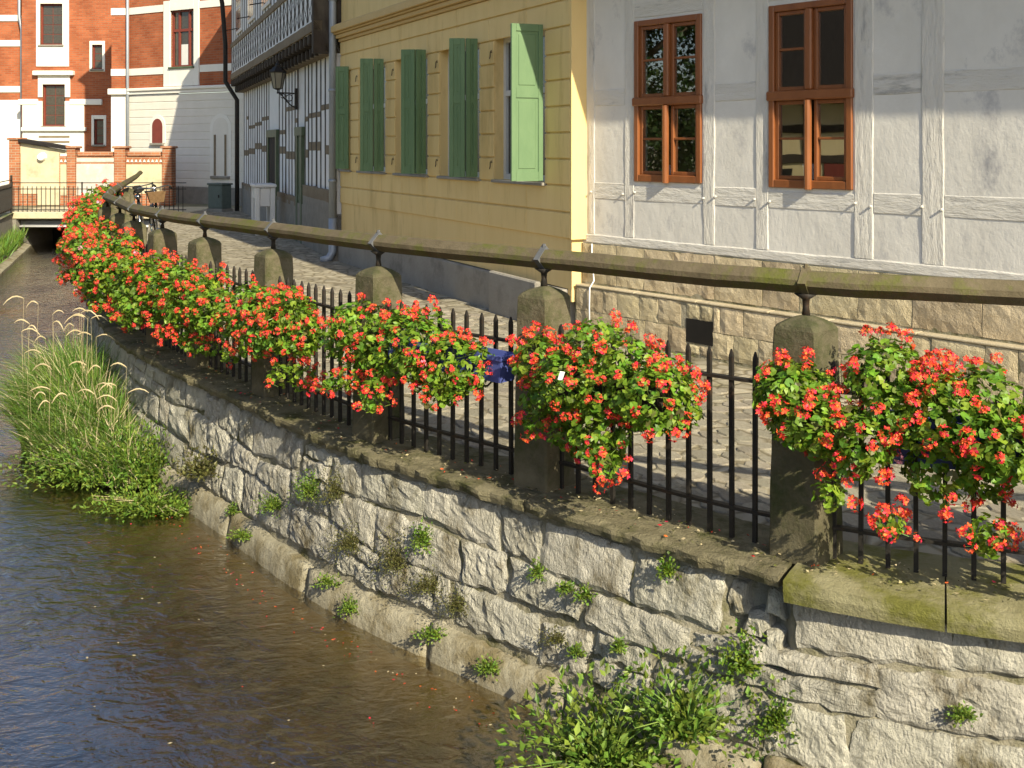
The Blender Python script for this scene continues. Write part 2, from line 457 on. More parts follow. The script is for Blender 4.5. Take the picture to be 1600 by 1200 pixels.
def cobbled(m, scale=6.5, dist=.012):
    """Adds cobble cells (joints darker and recessed) to a material."""
    t = m.node_tree; N, L = t.nodes, t.links
    b = N['Principled BSDF']
    tc = N.new('ShaderNodeTexCoord')
    v1 = N.new('ShaderNodeTexVoronoi'); v1.feature = 'DISTANCE_TO_EDGE'; v1.inputs['Scale'].default_value = scale
    v2 = N.new('ShaderNodeTexVoronoi'); v2.inputs['Scale'].default_value = scale
    for v_ in (v1, v2): L.new(tc.outputs['Object'], v_.inputs[0])
    r = N.new('ShaderNodeValToRGB'); r.color_ramp.elements[0].position = .02; r.color_ramp.elements[1].position = .14
    r.color_ramp.elements[0].color = (.55, .52, .45, 1); r.color_ramp.elements[1].color = (1, 1, 1, 1)
    L.new(v1.outputs['Distance'], r.inputs[0])
    sep = N.new('ShaderNodeSeparateColor'); L.new(v2.outputs['Color'], sep.inputs[0])
    mr = N.new('ShaderNodeMapRange'); mr.inputs[3].default_value = .8; mr.inputs[4].default_value = 1.35
    L.new(sep.outputs[0], mr.inputs[0])
    src = b.inputs['Base Color'].links[0].from_socket
    m1 = N.new('ShaderNodeMixRGB'); m1.blend_type = 'MULTIPLY'; m1.inputs[0].default_value = 1
    L.new(src, m1.inputs[1]); L.new(r.outputs[0], m1.inputs[2])
    vm = N.new('ShaderNodeVectorMath'); vm.operation = 'SCALE'
    L.new(m1.outputs[0], vm.inputs[0]); L.new(mr.outputs[0], vm.inputs['Scale'])
    L.new(vm.outputs[0], b.inputs['Base Color'])
    bp = N.new('ShaderNodeBump'); bp.inputs['Strength'].default_value = .9; bp.inputs['Distance'].default_value = dist
    L.new(r.outputs[0], bp.inputs['Height'])
    old = b.inputs['Normal'].links[0].from_socket
    L.new(old, bp.inputs['Normal']); L.new(bp.outputs[0], b.inputs['Normal'])


# silt along the wall foot, fading into the dark bed
def bed_mix(m):
    t = m.node_tree; N, L = t.nodes, t.links
    b = N['Principled BSDF']
    at = N.new('ShaderNodeAttribute'); at.attribute_name = 'silt'
    n = N.new('ShaderNodeTexNoise'); n.inputs['Scale'].default_value = 6; n.inputs['Detail'].default_value = 6
    tc = N.new('ShaderNodeTexCoord'); L.new(tc.outputs['Object'], n.inputs[0])
    ad = N.new('ShaderNodeMath'); ad.operation = 'MULTIPLY_ADD'; ad.inputs[1].default_value = .9; ad.inputs[2].default_value = -.45
    L.new(n.outputs[0], ad.inputs[0])
    a2 = N.new('ShaderNodeMath'); a2.operation = 'ADD'; a2.use_clamp = True
    L.new(ad.outputs[0], a2.inputs[0]); L.new(at.outputs['Fac'], a2.inputs[1])
    mx = N.new('ShaderNodeMixRGB'); mx.inputs[2].default_value = (.19, .15, .078, 1)
    L.new(a2.outputs[0], mx.inputs[0]); L.new(b.inputs['Base Color'].links[0].from_socket, mx.inputs[1])
    L.new(mx.outputs[0], b.inputs['Base Color'])


MT['bed'] = mat('river_bed_silted', (.006, .0065, .004), (.030, .026, .011), scale=9, bump=.7, bscale=12, c3=(.07, .055, .025), c3amt=.35, c3scale=13)
bed_mix(MT['bed'])
MT['ledge'] = mat('pale_ledge_stone', (.42, .35, .23), (.54, .47, .34), scale=6, bump=.6, bscale=30)
MT['paving'] = mat('cobbled_street', (.27, .24, .18), (.38, .345, .27), scale=5, bump=.5, bscale=40, c3=(.20, .18, .11), c3amt=.3, c3scale=2)
cobbled(MT['paving'])

# ------------------------------------------------------------------ the river bank curve (fence line)
PTS = [(9.5, 1.6), (6.5, 2.9), (4.3, 3.58), (2.61, 4.16), (1.27, 4.70), (.167, 5.67), (-.81, 6.6), (-1.70, 7.75), (-2.47, 8.75), (-3.1, 9.65),
       (-3.7, 10.65), (-4.27, 11.85), (-4.87, 13.1), (-5.35, 14.5), (-5.8, 16), (-6.25, 17.5), (-6.7, 19), (-7.6, 22), (-8.6, 25.2), (-9.6, 28.9), (-10.4, 32)]
_cv, _kn = [], []
for i in range(1, len(PTS) - 2):
    _kn.append(len(_cv))
    p0, p1, p2, p3 = (Vector(p) for p in PTS[i - 1:i + 3])
    for k in range(40):
        t = k / 40
        _cv.append(.5 * ((2 * p1) + (-p0 + p2) * t + (2 * p0 - 5 * p1 + 4 * p2 - p3) * t * t + (-p0 + 3 * p1 - 3 * p2 + p3) * t ** 3))
_kn.append(len(_cv)); _cv.append(Vector(PTS[-2]))
_S = [0.0]
for a, b in zip(_cv, _cv[1:]): _S.append(_S[-1] + (b - a).length)
_S = [s - _S[_kn[3]] for s in _S]
import bisect
POST_S = [_S[k] for k in _kn[2:16]]          # P0 (out of frame), P1 ... P13
S_MIN, S_MAX = _S[0], _S[-1]


def F(s):
    """Point on the fence line, tangent (upstream) and normal (towards the river)."""
    s = max(S_MIN, min(S_MAX - 1e-4, s))
    i = max(0, min(len(_cv) - 2, bisect.bisect_right(_S, s) - 1))
    t = (s - _S[i]) / (_S[i + 1] - _S[i])
    p = _cv[i].lerp(_cv[i + 1], t)
    j0, j1 = max(0, i - 6), min(len(_cv) - 1, i + 7)
    T = (_cv[j1] - _cv[j0]).normalized()
    return p, T, Vector((-T.y, T.x))


def W(s, off, z):
    p, T, Nn = F(s)
    q = p + Nn * off
    return Vector((q.x, q.y, z))


WATER = -0.95
LEFT = [(-12.9, 29.2), (-10.7, 22.8), (-8.2, 15.5), (-6.0, 9.5), (-4.7, 6.0), (-3.4, 3.2), (-1.6, 1.1), (1.0, 0.55), (4.0, 0.0), (9.0, -1.6)]


def frame_rz(u):
    return math.atan2(u[1], u[0])

# ================================================================== SETTING: ground, river, banks
def left_pt(i, off):
    a = Vector(LEFT[max(i - 1, 0)]); b = Vector(LEFT[min(i + 1, len(LEFT) - 1)])
    T = (a - b).normalized()                      # pointing upstream
    Nn = Vector((-T.y, T.x))                      # away from the river
    return Vector(LEFT[i]) + Nn * off


GZ = -0.02
m = MB()                                          # street on the right bank
ss = [S_MIN + (S_MAX - S_MIN) * i / 70 for i in range(71)]
row_a = [W(s, -.20, GZ) for s in ss]
for a, b in zip(row_a, row_a[1:]):
    m.add([a, (70, a.y, GZ), (70, b.y, GZ), b], [(0, 1, 2, 3)])
e = row_a[-1]
m.add([(e.x, e.y, GZ), (70, e.y, GZ), (70, 31.4, GZ), (e.x, 31.4, GZ)], [(0, 1, 2, 3)])
m.add([(6.5, -9, GZ), (70, -9, GZ), (70, row_a[0].y, GZ), (row_a[0].x, row_a[0].y, GZ)], [(0, 1, 2, 3)])
street = m.build('street', MT['paving'], kind='structure')
m = MB()                                          # everything else up to the horizon
m.add([(-600, 31.4, GZ), (600, 31.4, GZ), (600, 900, GZ), (-600, 900, GZ)], [(0, 1, 2, 3)])
lp = [left_pt(i, .47) for i in range(len(LEFT))]
lp[0].y = 29.2
for a, b in zip(lp, lp[1:]):
    m.add([(a.x, a.y, GZ), (-600, a.y, GZ), (-600, b.y, GZ), (b.x, b.y, GZ)], [(0, 1, 2, 3)])
m.add([(lp[0].x, 29.2, GZ), (lp[0].x, 31.4, GZ), (-600, 31.4, GZ), (-600, 29.2, GZ)], [(0, 1, 2, 3)])
m.add([(-600, lp[-1].y, GZ), (lp[-1].x, lp[-1].y, GZ), (lp[-1].x, -300, GZ), (-600, -300, GZ)], [(0, 1, 2, 3)])
m.add([(lp[-1].x, -9, GZ), (lp[-1].x, -300, GZ), (600, -300, GZ), (600, -9, GZ)], [(0, 1, 2, 3)])
m.add([(70, -9, GZ), (600, -9, GZ), (600, 31.4, GZ), (70, 31.4, GZ)], [(0, 1, 2, 3)])
ground = m.build('ground', MT['earth'], kind='structure')

# river bed with a silt shelf along the wall, and the water sheet
m = MB()
NS = 120
prof = [(.30, -1.00, 1), (.45, -1.01, .9), (.56, -1.03, .75), (.66, -1.07, .5), (.78, -1.12, .34), (1.0, -1.18, .28), (1.5, -1.25, .22), (2.4, -1.32, .06), (4.0, -1.32, 0), (7.0, -1.3, 0)]
rows = []
for i in range(NS + 1):
    s = S_MIN + (S_MAX - S_MIN) * i / NS
    p, T, Nn = F(s)
    r = []
    for k, (o, z, sl) in enumerate(prof):
        zz = z + nz(s * 1.3, o * 2.1, 4) * .05 * (k > 3)
        q = p + Nn * (o + (.09 * nz(s * 1.7, 2) if k else 0))
        r.append((q.x, q.y, zz))
    rows.append(r)
nk = len(prof)
vs_ = [q for r in rows for q in r]
fs, mi = [], []
for i in range(NS):
    for k in range(nk - 1):
        fs.append((i * nk + k, i * nk + k + 1, (i + 1) * nk + k + 1, (i + 1) * nk + k)); mi.append(0)
m.v, m.f, m.m = vs_, fs, mi
bed = m.build('riverbed', MT['bed'], smooth=True, fix=False, kind='structure')
at = bed.data.attributes.new('silt', 'FLOAT', 'POINT')
at.data.foreach_set('value', [prof[i % nk][2] for i in range(len(bed.data.vertices))])
m = MB()
m.add([(-40, -8, -1.42), (40, -8, -1.42), (40, 32, -1.42), (-40, 32, -1.42)], [(0, 1, 2, 3)])
m.build('riverbed', MT['mud'], kind='structure')
m = MB()
wp = [W(s, .18, WATER) for s in ss]
lw = [Vector((left_pt(i, .05).x, left_pt(i, .05).y, WATER)) for i in range(len(LEFT))]
poly = [(p.x, p.y, WATER) for p in wp] + [(wp[-1].x, 31.3, WATER), (lw[0].x - .4, 31.3, WATER)] + [tuple(p) for p in lw] + [(14, -1.8, WATER), (14, 3, WATER)]
m.add(poly, [tuple(range(len(poly)))])
water = m.build('river_water', MT['water'], fix=False, kind='structure')
if water.data.polygons[0].normal.z < 0:
    water.data.flip_normals()

# left bank: concrete kerb at the water, grassy berm, low retaining wall
m = MB()
prof = [(0, -1.4), (.0, -.90), (.16, -.84), (.18, -.82), (.42, -.62), (.44, -.6), (.47, GZ)]
rows = []
NSL = 60
LL = [Vector(p) for p in LEFT]
def left_s(t):                                   # t in 0..len-1
    i = min(int(t), len(LEFT) - 2); f_ = t - i
    a, b = LL[i], LL[i + 1]
    A, B = left_pt(i, 1) - LL[i], left_pt(i + 1, 1) - LL[i + 1]
    return a.lerp(b, f_), A.lerp(B, f_).normalized()
for j in range(NSL + 1):
    t = j / NSL * (len(LEFT) - 1)
    p, A = left_s(t)
    rows.append([(p.x + A.x * (o + .02 * nz(t * 4, k)), p.y + A.y * (o + .02 * nz(t * 4, k + 9)), z + .02 * nz(t * 5, k, 3) * (0 < k < 5)) for k, (o, z) in enumerate(prof)])
nk = len(prof)
m.v = [q for r in rows for q in r]
for j in range(NSL):
    for k in range(nk - 1):
        m.f.append((j * nk + k, j * nk + k + 1, (j + 1) * nk + k + 1, (j + 1) * nk + k))
        m.m.append(0 if k < 2 else (1 if k < 4 else 2))
m.build('far_bank', [MT['footing'], MT['soil'], MT['rubble']], smooth=False, kind='structure')

# ================================================================== RIVER WALL: stones, footing blocks, coping
wall = thing('river_wall', 'curved retaining wall of rough limestone blocks rising from the water under the fence', 'wall', tuple(W(0, .22, WATER)))
WO = wall.location.copy()


def face_off(z):
    return .215 + .085 * (-z / .95)


m = MB()                                         # mortar bed behind the stones
NSW, NZ = 420, 16
s_a, s_b = -3.2, 14.0
for i in range(NSW + 1):
    s = s_a + (s_b - s_a) * i / NSW
    for k in range(NZ + 1):
        z = -1.3 + k / NZ * (1.3 - .05)
        hole = .14 * max(0, 1 - ((s - .13) / .15) ** 2) * max(0, min(1, (z + .5) / .12))
        m.v.append(tuple(W(s, face_off(z) - .013 - hole + .010 * nz(s * 5, z * 6, 1.7) + .008 * nz(s * 17, z * 19, 5), z) - WO))
for i in range(NSW):
    for k in range(NZ):
        a = i * (NZ + 1) + k
        m.f.append((a, a + 1, a + NZ + 2, a + NZ + 1)); m.m.append(0)
# land side closes the wall as a solid strip
o = len(m.v)
for i in range(NSW + 1):
    s = s_a + (s_b - s_a) * i / NSW
    m.v.append(tuple(W(s, -.2, -1.3) - WO)); m.v.append(tuple(W(s, -.2, -.05) - WO))
for i in range(NSW):
    a = o + i * 2
    m.f.append((a, a + 1, a + 3, a + 2)); m.m.append(0)
    m.f.append((a + 1, i * (NZ + 1) + NZ, (i + 1) * (NZ + 1) + NZ, a + 3)); m.m.append(0)
m.build('mortar_bed', MT['mortar'], wall, smooth=True, fix=True)


def rough_stone(q00, q10, q11, q01, proud, rough, seed, nu=11, nv=9, offf=face_off, back=.10, roundk=.05):
    """A hewn block on the curved wall; corners are (s, z)."""
    mb = MB()
    def P(a, b, depth=None):
        aa = a * math.sqrt(max(0, 1 - roundk * b * b / 2)); bb = b * math.sqrt(max(0, 1 - roundk * a * a / 2))
        u, v = (aa + 1) / 2, (bb + 1) / 2
        s = (q00[0] * (1 - u) + q10[0] * u) * (1 - v) + (q01[0] * (1 - u) + q11[0] * u) * v
        z = (q00[1] * (1 - u) + q10[1] * u) * (1 - v) + (q01[1] * (1 - u) + q11[1] * u) * v
        ed = max(abs(a), abs(b))
        jag = .024 * ed
        s += jag * nz(s * 14 + seed, z * 14); z += jag * nz(s * 14, z * 14 + seed, 4)
        if depth is None:
            d = proud * (1 - ed ** 12) - .006 * ed ** 8 + rough * (nz(s * 6 + seed, z * 6, seed) * .4 + nz(s * 16, z * 13, seed) * .75 + nz(s * 38, z * 30, seed) * .75) * (1 - .35 * ed ** 6)
        else:
            d = depth
        return W(s, offf(z) + d, z) - WO
    for j in range(nv):
        for i in range(nu):
            mb.v.append(tuple(P(-1 + 2 * i / (nu - 1), -1 + 2 * j / (nv - 1))))
    for j in range(nv - 1):
        for i in range(nu - 1):
            a = j * nu + i
            mb.f.append((a, a + 1, a + nu + 1, a + nu)); mb.m.append(0)
    ring = [i for i in range(nu)] + [j * nu + nu - 1 for j in range(1, nv)] + [(nv - 1) * nu + i for i in range(nu - 2, -1, -1)] + [j * nu for j in range(nv - 2, 0, -1)]
    o = len(mb.v)
    for idx in ring:
        i, j = idx % nu, idx // nu
        mb.v.append(tuple(P(-1 + 2 * i / (nu - 1), -1 + 2 * j / (nv - 1), -back)))
    n = len(ring)
    for k in range(n):
        mb.f.append((ring[k], o + k, o + (k + 1) % n, ring[(k + 1) % n])); mb.m.append(0)
    return mb


rs = random.Random(21)
zl = [-.755, -.52, -.30, -.085]                   # course levels


def lev(k, s):
    j = .075 * nz(s * 1.1, k * 3.1) + .035 * nz(s * 2.9, k * 7.7)
    return zl[k] + (j if 0 < k < 3 else .3 * j)


n_st = 0
for k in range(3):
    s = -3.1 + rs.random() * .2
    while s < 11.5:
        wd = rs.choice((.16, .24, .33, .42, .52, .64)) * rs.uniform(.85, 1.15)
        if k == 1: wd *= 1.12
        g = rs.uniform(.003, .009)
        j = lambda a: rs.uniform(-a, a)
        s0, s1 = s + g, s + wd - g
        zb, zt = g, -g
        big = rs.random()
        smooth_face = rs.random() < .16
        rg = .005 if smooth_face else rs.uniform(.009, .019)
        pr = rs.uniform(.005, .010) if smooth_face else rs.uniform(.005, .015)
        if k == 2 and s < 0 < s + wd:
            wd = -s if -s > .09 else .3; s1 = s + wd - g
        if k == 2 and 0 <= s < .26:
            s = .27
            continue
        parts_ = [(s0, s1, lev(k, s0), lev(k, s1), lev(k + 1, s0), lev(k + 1, s1))]
        if big < .22 and wd > .3:                  # two thin stones instead of one
            f_ = rs.uniform(.4, .6)
            b0, b1 = lev(k, s0) * (1 - f_) + lev(k + 1, s0) * f_, lev(k, s1) * (1 - f_) + lev(k + 1, s1) * f_
            parts_ = [(s0, s1, lev(k, s0), lev(k, s1), b0, b1), (s0, s1, b0, b1, lev(k + 1, s0), lev(k + 1, s1))]
        for (a0, a1, z00, z10, z01, z11) in parts_:
            mb = rough_stone((a0 + j(.025), z00 + zb + j(.014)), (a1 + j(.025), z10 + zb + j(.014)), (a1 + j(.03), z11 + zt + j(.014)), (a0 + j(.03), z01 + zt + j(.014)), pr, rg, rs.uniform(0, 90),
                             nu=15 if s < 5 else 7, nv=11 if s < 5 else 6)
            mb.build('stone', MT['stone'], wall, smooth=False, fix=False)
            n_st += 1
        s += wd
for a0, a1, b0, b1, dd in ((.03, .12, -.24, -.13, -.07), (.10, .20, -.34, -.22, -.06), (.19, .27, -.26, -.12, -.05), (.02, .10, -.40, -.27, -.03), (.14, .25, -.46, -.36, -.02)):
    mb = rough_stone((a0, b0), (a1, b0 + .01), (a1 - .01, b1), (a0 + .01, b1 - .01), .02, .02, a0 * 50, nu=8, nv=7, offf=lambda z, dd=dd: face_off(z) + dd, roundk=.3)
    mb.build('stone', MT['stone'], wall, fix=False)
# footing blocks at the water line
s = -3.1
while s < 11.5:
    wd = rs.uniform(.75, 1.5)
    mb = rough_stone((s + .004, -1.25), (s + wd - .004, -1.25), (s + wd - .004, -.775 + rs.uniform(-.03, .02)), (s + .004, -.775 + rs.uniform(-.03, .02)), .012, .010, rs.uniform(0, 90), nu=20, nv=10,
                     offf=lambda z: .315 + .04 * min(1, (-z - .74) / .2), back=.16, roundk=.03)
    mb.build('footing_block', MT['footing'], wall, smooth=True, fix=False)
    s += wd


def coping_piece(s0, s1, front, thick, rough, mat_, seed, top=0.0, nm='coping_slab'):
    mb = MB()
    n = max(4, int((s1 - s0) / .055))
    offs = [-.24, -.1, .0, .08, .15, .2, .23]
    for i in range(n + 1):
        s = s0 + (s1 - s0) * i / n
        fr = front + rough * (nz(s * 9, seed) * 1.2 + nz(s * 26, seed) * .8)
        zt = top + rough * .35 * nz(s * 4, seed, 8)
        ring = []
        for o_ in offs:
            ring.append(W(s, o_, zt + rough * .3 * nz(s * 12, o_ * 12, seed)) - WO)
        ring.append(W(s, fr, zt - .008 - rough * .3 * abs(nz(s * 20, 3))) - WO)
        ring.append(W(s, fr + rough * .3 * nz(s * 30, 7), zt - thick * .5) - WO)
        ring.append(W(s, fr - .012 + rough * .5 * nz(s * 22, 9), zt - thick + rough * .3 * nz(s * 15, 2)) - WO)
        ring.append(W(s, .1, zt - thick) - WO)
        ring.append(W(s, -.24, zt - thick) - WO)
        mb.v += [tuple(q) for q in ring]
    c = len(offs) + 5
    for i in range(n):
        for k in range(c):
            mb.f.append((i * c + k, i * c + (k + 1) % c, (i + 1) * c + (k + 1) % c, (i + 1) * c + k)); mb.m.append(0)
    mb.f.append(tuple(range(c))); mb.m.append(0)
    mb.f.append(tuple(n * c + k for k in range(c))[::-1]); mb.m.append(0)
    mb.build(nm, mat_, wall, smooth=False)


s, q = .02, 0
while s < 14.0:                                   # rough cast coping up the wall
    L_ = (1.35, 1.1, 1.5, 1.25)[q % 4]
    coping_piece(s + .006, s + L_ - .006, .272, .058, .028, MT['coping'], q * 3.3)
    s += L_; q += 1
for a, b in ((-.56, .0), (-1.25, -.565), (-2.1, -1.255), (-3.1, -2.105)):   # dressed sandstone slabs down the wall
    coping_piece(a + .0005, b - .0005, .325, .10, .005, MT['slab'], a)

# ================================================================== COBBLES
rc = random.Random(5)


def cobble_mesh(seed):
    r_ = random.Random(seed)
    mb = MB()
    n = 8
    base = []
    for k in range(n):
        a = (k + .5) * 2 * math.pi / n
        c_, s_ = math.cos(a), math.sin(a)
        q_ = 1 / max(abs(c_), abs(s_)) ** .72
        base.append((c_ * q_ * .5 * r_.uniform(.82, 1.0), s_ * q_ * .5 * r_.uniform(.82, 1.0)))
    v = [(x, y, -.05) for x, y in base] + [(x * .985, y * .985, -.003) for x, y in base] + [(x * .90, y * .90, .003 + r_.uniform(-.002, .003)) for x, y in base] + [(r_.uniform(-.1, .1), r_.uniform(-.1, .1), .0035)]
    f = []
    for k in range(n):
        k2 = (k + 1) % n
        f += [(k, k2, n + k2, n + k), (n + k, n + k2, 2 * n + k2, 2 * n + k), (2 * n + k, 2 * n + k2, 3 * n)]
    mb.add(v, f)
    return mb


cob = [cobble_mesh(k) for k in range(6)]
cob_me = [c.mesh('cobble', MT['cobble'], smooth=False) for c in cob]
u = Vector((-.44, .898)).normalized(); v = Vector((-u.y, u.x))
spots = []
row = -14.0
_fs = [S_MIN + (S_MAX - S_MIN) * i / 300 for i in range(301)]
_fp = [F(s)[0] for s in _fs]


def land_side(p):
    j = min(range(0, 301, 3), key=lambda i: (_fp[i] - p).length_squared)
    pp, T, Nn = F(_fs[j])
    return (p - pp).dot(Nn)


YC = Vector((.561, 10.26)); WC = Vector((.711, 10.33)); HC = Vector((-2.75, 16.9))
YU = Vector((-.44, .898)).normalized(); WU = Vector((-.636, .7717)).normalized(); HU = Vector((-.339, .941)).normalized()


def out_of(p, c, u_):
    return (p - c).dot(Vector((-u_.y, u_.x)))


while row < 6.0:
    wdt = rc.uniform(.13, .18)
    t = -14.0 + rc.random() * .15
    while t < 14:
        ln = rc.uniform(.14, .27)
        p = Vector((2.0, 9.0)) + u * t + v * row
        t += ln
        if not (4.0 < p.y < 17.5) or p.x > 6.0: continue
        if abs(p.x) > .52 * p.y + .3: continue
        if land_side(p) > -.33: continue
        if out_of(p, WC, WU) < .14 or out_of(p, YC, YU) < .10: continue
        spots.append((p, ln, wdt))
    row += wdt
rzc = math.atan2(u.y, u.x)
spots.sort(key=lambda q: q[0].length)
mass = MB()
for i, (p, ln, wd) in enumerate(spots):
    zz = rc.uniform(-.021, -.013); rot = rzc + rc.uniform(-.08, .08)
    k = rc.randrange(6)
    if i < 300:
        inst('cobble', cob_me[k], street, (p.x, p.y, zz), (rc.uniform(-.03, .03), rc.uniform(-.03, .03), rot), (ln * .99, wd * .99, 1))
    else:
        M_ = Matrix.Translation((p.x, p.y, zz)) @ Matrix.Rotation(rot, 4, 'Z') @ Matrix.Diagonal((ln * .99, wd * .99, 1, 1))
        mass.add([M_ @ Vector(q) for q in cob[k].v], cob[k].f)
mass.build('cobbles', MT['cobble_i'], street, smooth=False, fix=False, kind='stuff')

# ================================================================== FENCE: pillars, handrail, iron panels
ORD = ['', 'first', 'second', 'third', 'fourth', 'fifth', 'sixth', 'seventh', 'eighth', 'ninth', 'tenth', 'eleventh', 'twelfth', 'thirteenth']
rp_ = random.Random(3)


def pillar_mesh(seed):
    mb = MB()
    def ring(hx, hy, z, ch):
        pts = [(hx - ch, -hy), (hx, -hy + ch), (hx, hy - ch), (hx - ch, hy), (-hx + ch, hy), (-hx, hy - ch), (-hx, -hy + ch), (-hx + ch, -hy)]
        return [(x + .006 * nz(x * 9 + seed, y * 9, z * 5), y + .006 * nz(x * 9, y * 9 + seed, z * 5), z + (.004 * nz(x * 20, y * 20, seed) if z > .5 else 0)) for x, y in pts]
    R_ = []
    for z in (0, .15, .3, .45, .6, .75, .88, .985):
        f_ = z / .985
        R_.append(ring(.116 - .014 * f_, .120 - .017 * f_, z, .010))
    R_.append(ring(.094, .096, 1.002, .016))
    R_.append(ring(.066, .068, 1.022, .018))
    R_.append(ring(.03, .032, 1.036, .012))
    R_.append(ring(.012, .016, 1.040, .006))
    mb.loft(R_)
    return mb.mesh('shaft', MT['pillar'], smooth=False, fix=True)


pil = [pillar_mesh(k * 4.1) for k in range(4)]
# turn of each pillar: along the line to its neighbours
pdir = {}
for i, s in enumerate(POST_S):
    p, T, Nn = F(s)
    if i == 1: T = Vector((-.72, .694)).normalized()
    pdir[i] = math.atan2(T.y, T.x)
    nm = 'worn grey stone fence pillar with domed head, ' + ('outside the frame past the nearest flowers' if i == 0 else
          {1: 'nearest to the viewer', 2: 'second from the right, beside the blue planter'}.get(i, ORD[i] + ' from the right along the fence'))
    me = pil[i % 4]
    inst('stone_pillar', me, None, (p.x, p.y, -.01), (0, 0, pdir[i]), label=nm, cat='pillar', group='stone pillars of the riverside fence')

RAIL_Z = 1.172
HD = .062                                        # half diagonal of the square rail
hr = thing('handrail', 'mossy square handrail set on edge above the stone pillars, curving along the river', 'handrail', tuple(W(0, 0, 0)))
HO = hr.location.copy()


def rail_z(s):
    return RAIL_Z - .03 * min(1, max(0, (s - 3) / 5))


ends = [(-4.2)] + POST_S + [19.8, 23.1]
for a, b in zip(ends, ends[1:]):
    mb = MB()
    n = 7
    rings = []
    for i in range(n + 1):
        s = a + .006 + (b - a - .012) * i / n
        p, T, Nn = F(s)
        P = Vector((p.x, p.y, rail_z(s) + .004 * nz(s * 3)))
        N3 = Vector((Nn.x, Nn.y, 0))
        q = HD * (1 + .03 * nz(s * 8))
        c_ = .012
        rings.append([P + N3 * c_ + Vector((0, 0, q - c_)), P + N3 * (q - c_) + Vector((0, 0, c_)), P + N3 * (q - c_) - Vector((0, 0, c_)), P + N3 * c_ - Vector((0, 0, q - c_)),
                      P - N3 * c_ - Vector((0, 0, q - c_)), P - N3 * (q - c_) - Vector((0, 0, c_)), P - N3 * (q - c_) + Vector((0, 0, c_)), P - N3 * c_ + Vector((0, 0, q - c_))])
    mb.loft([[x - HO for x in r] for r in rings])
    mb.build('beam', MT['rail'], hr)
for i, s in enumerate(POST_S[:12]):
    p, T, Nn = F(s)
    P = Vector((p.x, p.y, rail_z(s))) - HO
    N3 = Vector((Nn.x, Nn.y, 0)); T3 = Vector((T.x, T.y, 0)); Z = Vector((0, 0, 1))
    mb = MB()
    q = HD + .006
    rings = []
    for t_ in (-.017, .017):
        c0 = P + T3 * t_
        rings.append([c0 + Z * q, c0 + N3 * q, c0 - Z * q, c0 - N3 * q])
    mb.loft(rings)
    mb.build('strap', MT['strap'] if i != 1 else MT['rail'], hr)
    mb = MB()
    zb = 1.02 - rail_z(s)
    mb.tube([P + Z * zb, P + Z * (zb + .05), P + Z * (-HD - .012), P + Z * (-HD + .012)], [.020, .014, .017, .052], n=8)
    mb.build('stem', MT['iron'], hr, smooth=True)
    mb = MB()
    mb.tube([P + Z * (HD - .002), P + Z * (HD + .016)], [.011, .009], n=6)
    mb.build('bolt', MT['strap'] if i != 1 else MT['rail'], hr)

m = MB()                                         # one iron bar with a pointed tip
m.loft([[(-.0095, -.0095, -.02), (.0095, -.0095, -.02), (.0095, .0095, -.02), (-.0095, .0095, -.02)],
        [(-.0095, -.0095, .815), (.0095, -.0095, .815), (.0095, .0095, .815), (-.0095, .0095, .815)],
        [(-.003, -.003, .845), (.003, -.003, .845), (.003, .003, .845), (-.003, .003, .845)]])
bar_me = m.mesh('bar', MT['iron'], fix=True)
for i in range(len(POST_S) - 3):
    a, b = POST_S[i] + .10, POST_S[i + 1] - .10
    p, T, Nn = F((a + b) / 2)
    far = {0: 'bars behind the nearest, widest spread of red geraniums', 1: 'with open gap of bare bars beside the nearest pillar',
           2: 'behind the blue planter'}
    rt = thing('iron_fence_panel', ('black iron railing panel ' + far.get(i, 'between the %s and %s pillars from the right' % (ORD[min(i, 12)], ORD[i + 1])))[:110], 'fence panel', (p.x, p.y, 0), 0,
               'iron railing panels between the stone pillars')
    O = rt.location.copy()
    nb = max(6, round((b - a) / .118))
    for zz in (.715, .135):
        mb = MB()
        rg = []
        for k in range(7):
            s = a - .03 + (b - a + .06) * k / 6
            pp, T_, N_ = F(s)
            c0 = Vector((pp.x, pp.y, zz)) - O
            N3 = Vector((N_.x, N_.y, 0))
            rg.append([c0 + N3 * .016 + Vector((0, 0, .007)), c0 + N3 * .016 - Vector((0, 0, .007)), c0 - N3 * .016 - Vector((0, 0, .007)), c0 - N3 * .016 + Vector((0, 0, .007))])
        mb.loft(rg)
        mb.build('crossbar', MT['iron'], rt)
    for k in range(nb + 1):
        s = a + .02 + (b - a - .04) * k / nb
        pp, T_, N_ = F(s)
        inst('bar', bar_me, rt, Vector((pp.x, pp.y, 0)) - O, (rp_.uniform(-.006, .006), rp_.uniform(-.006, .006), math.atan2(T_.y, T_.x)))

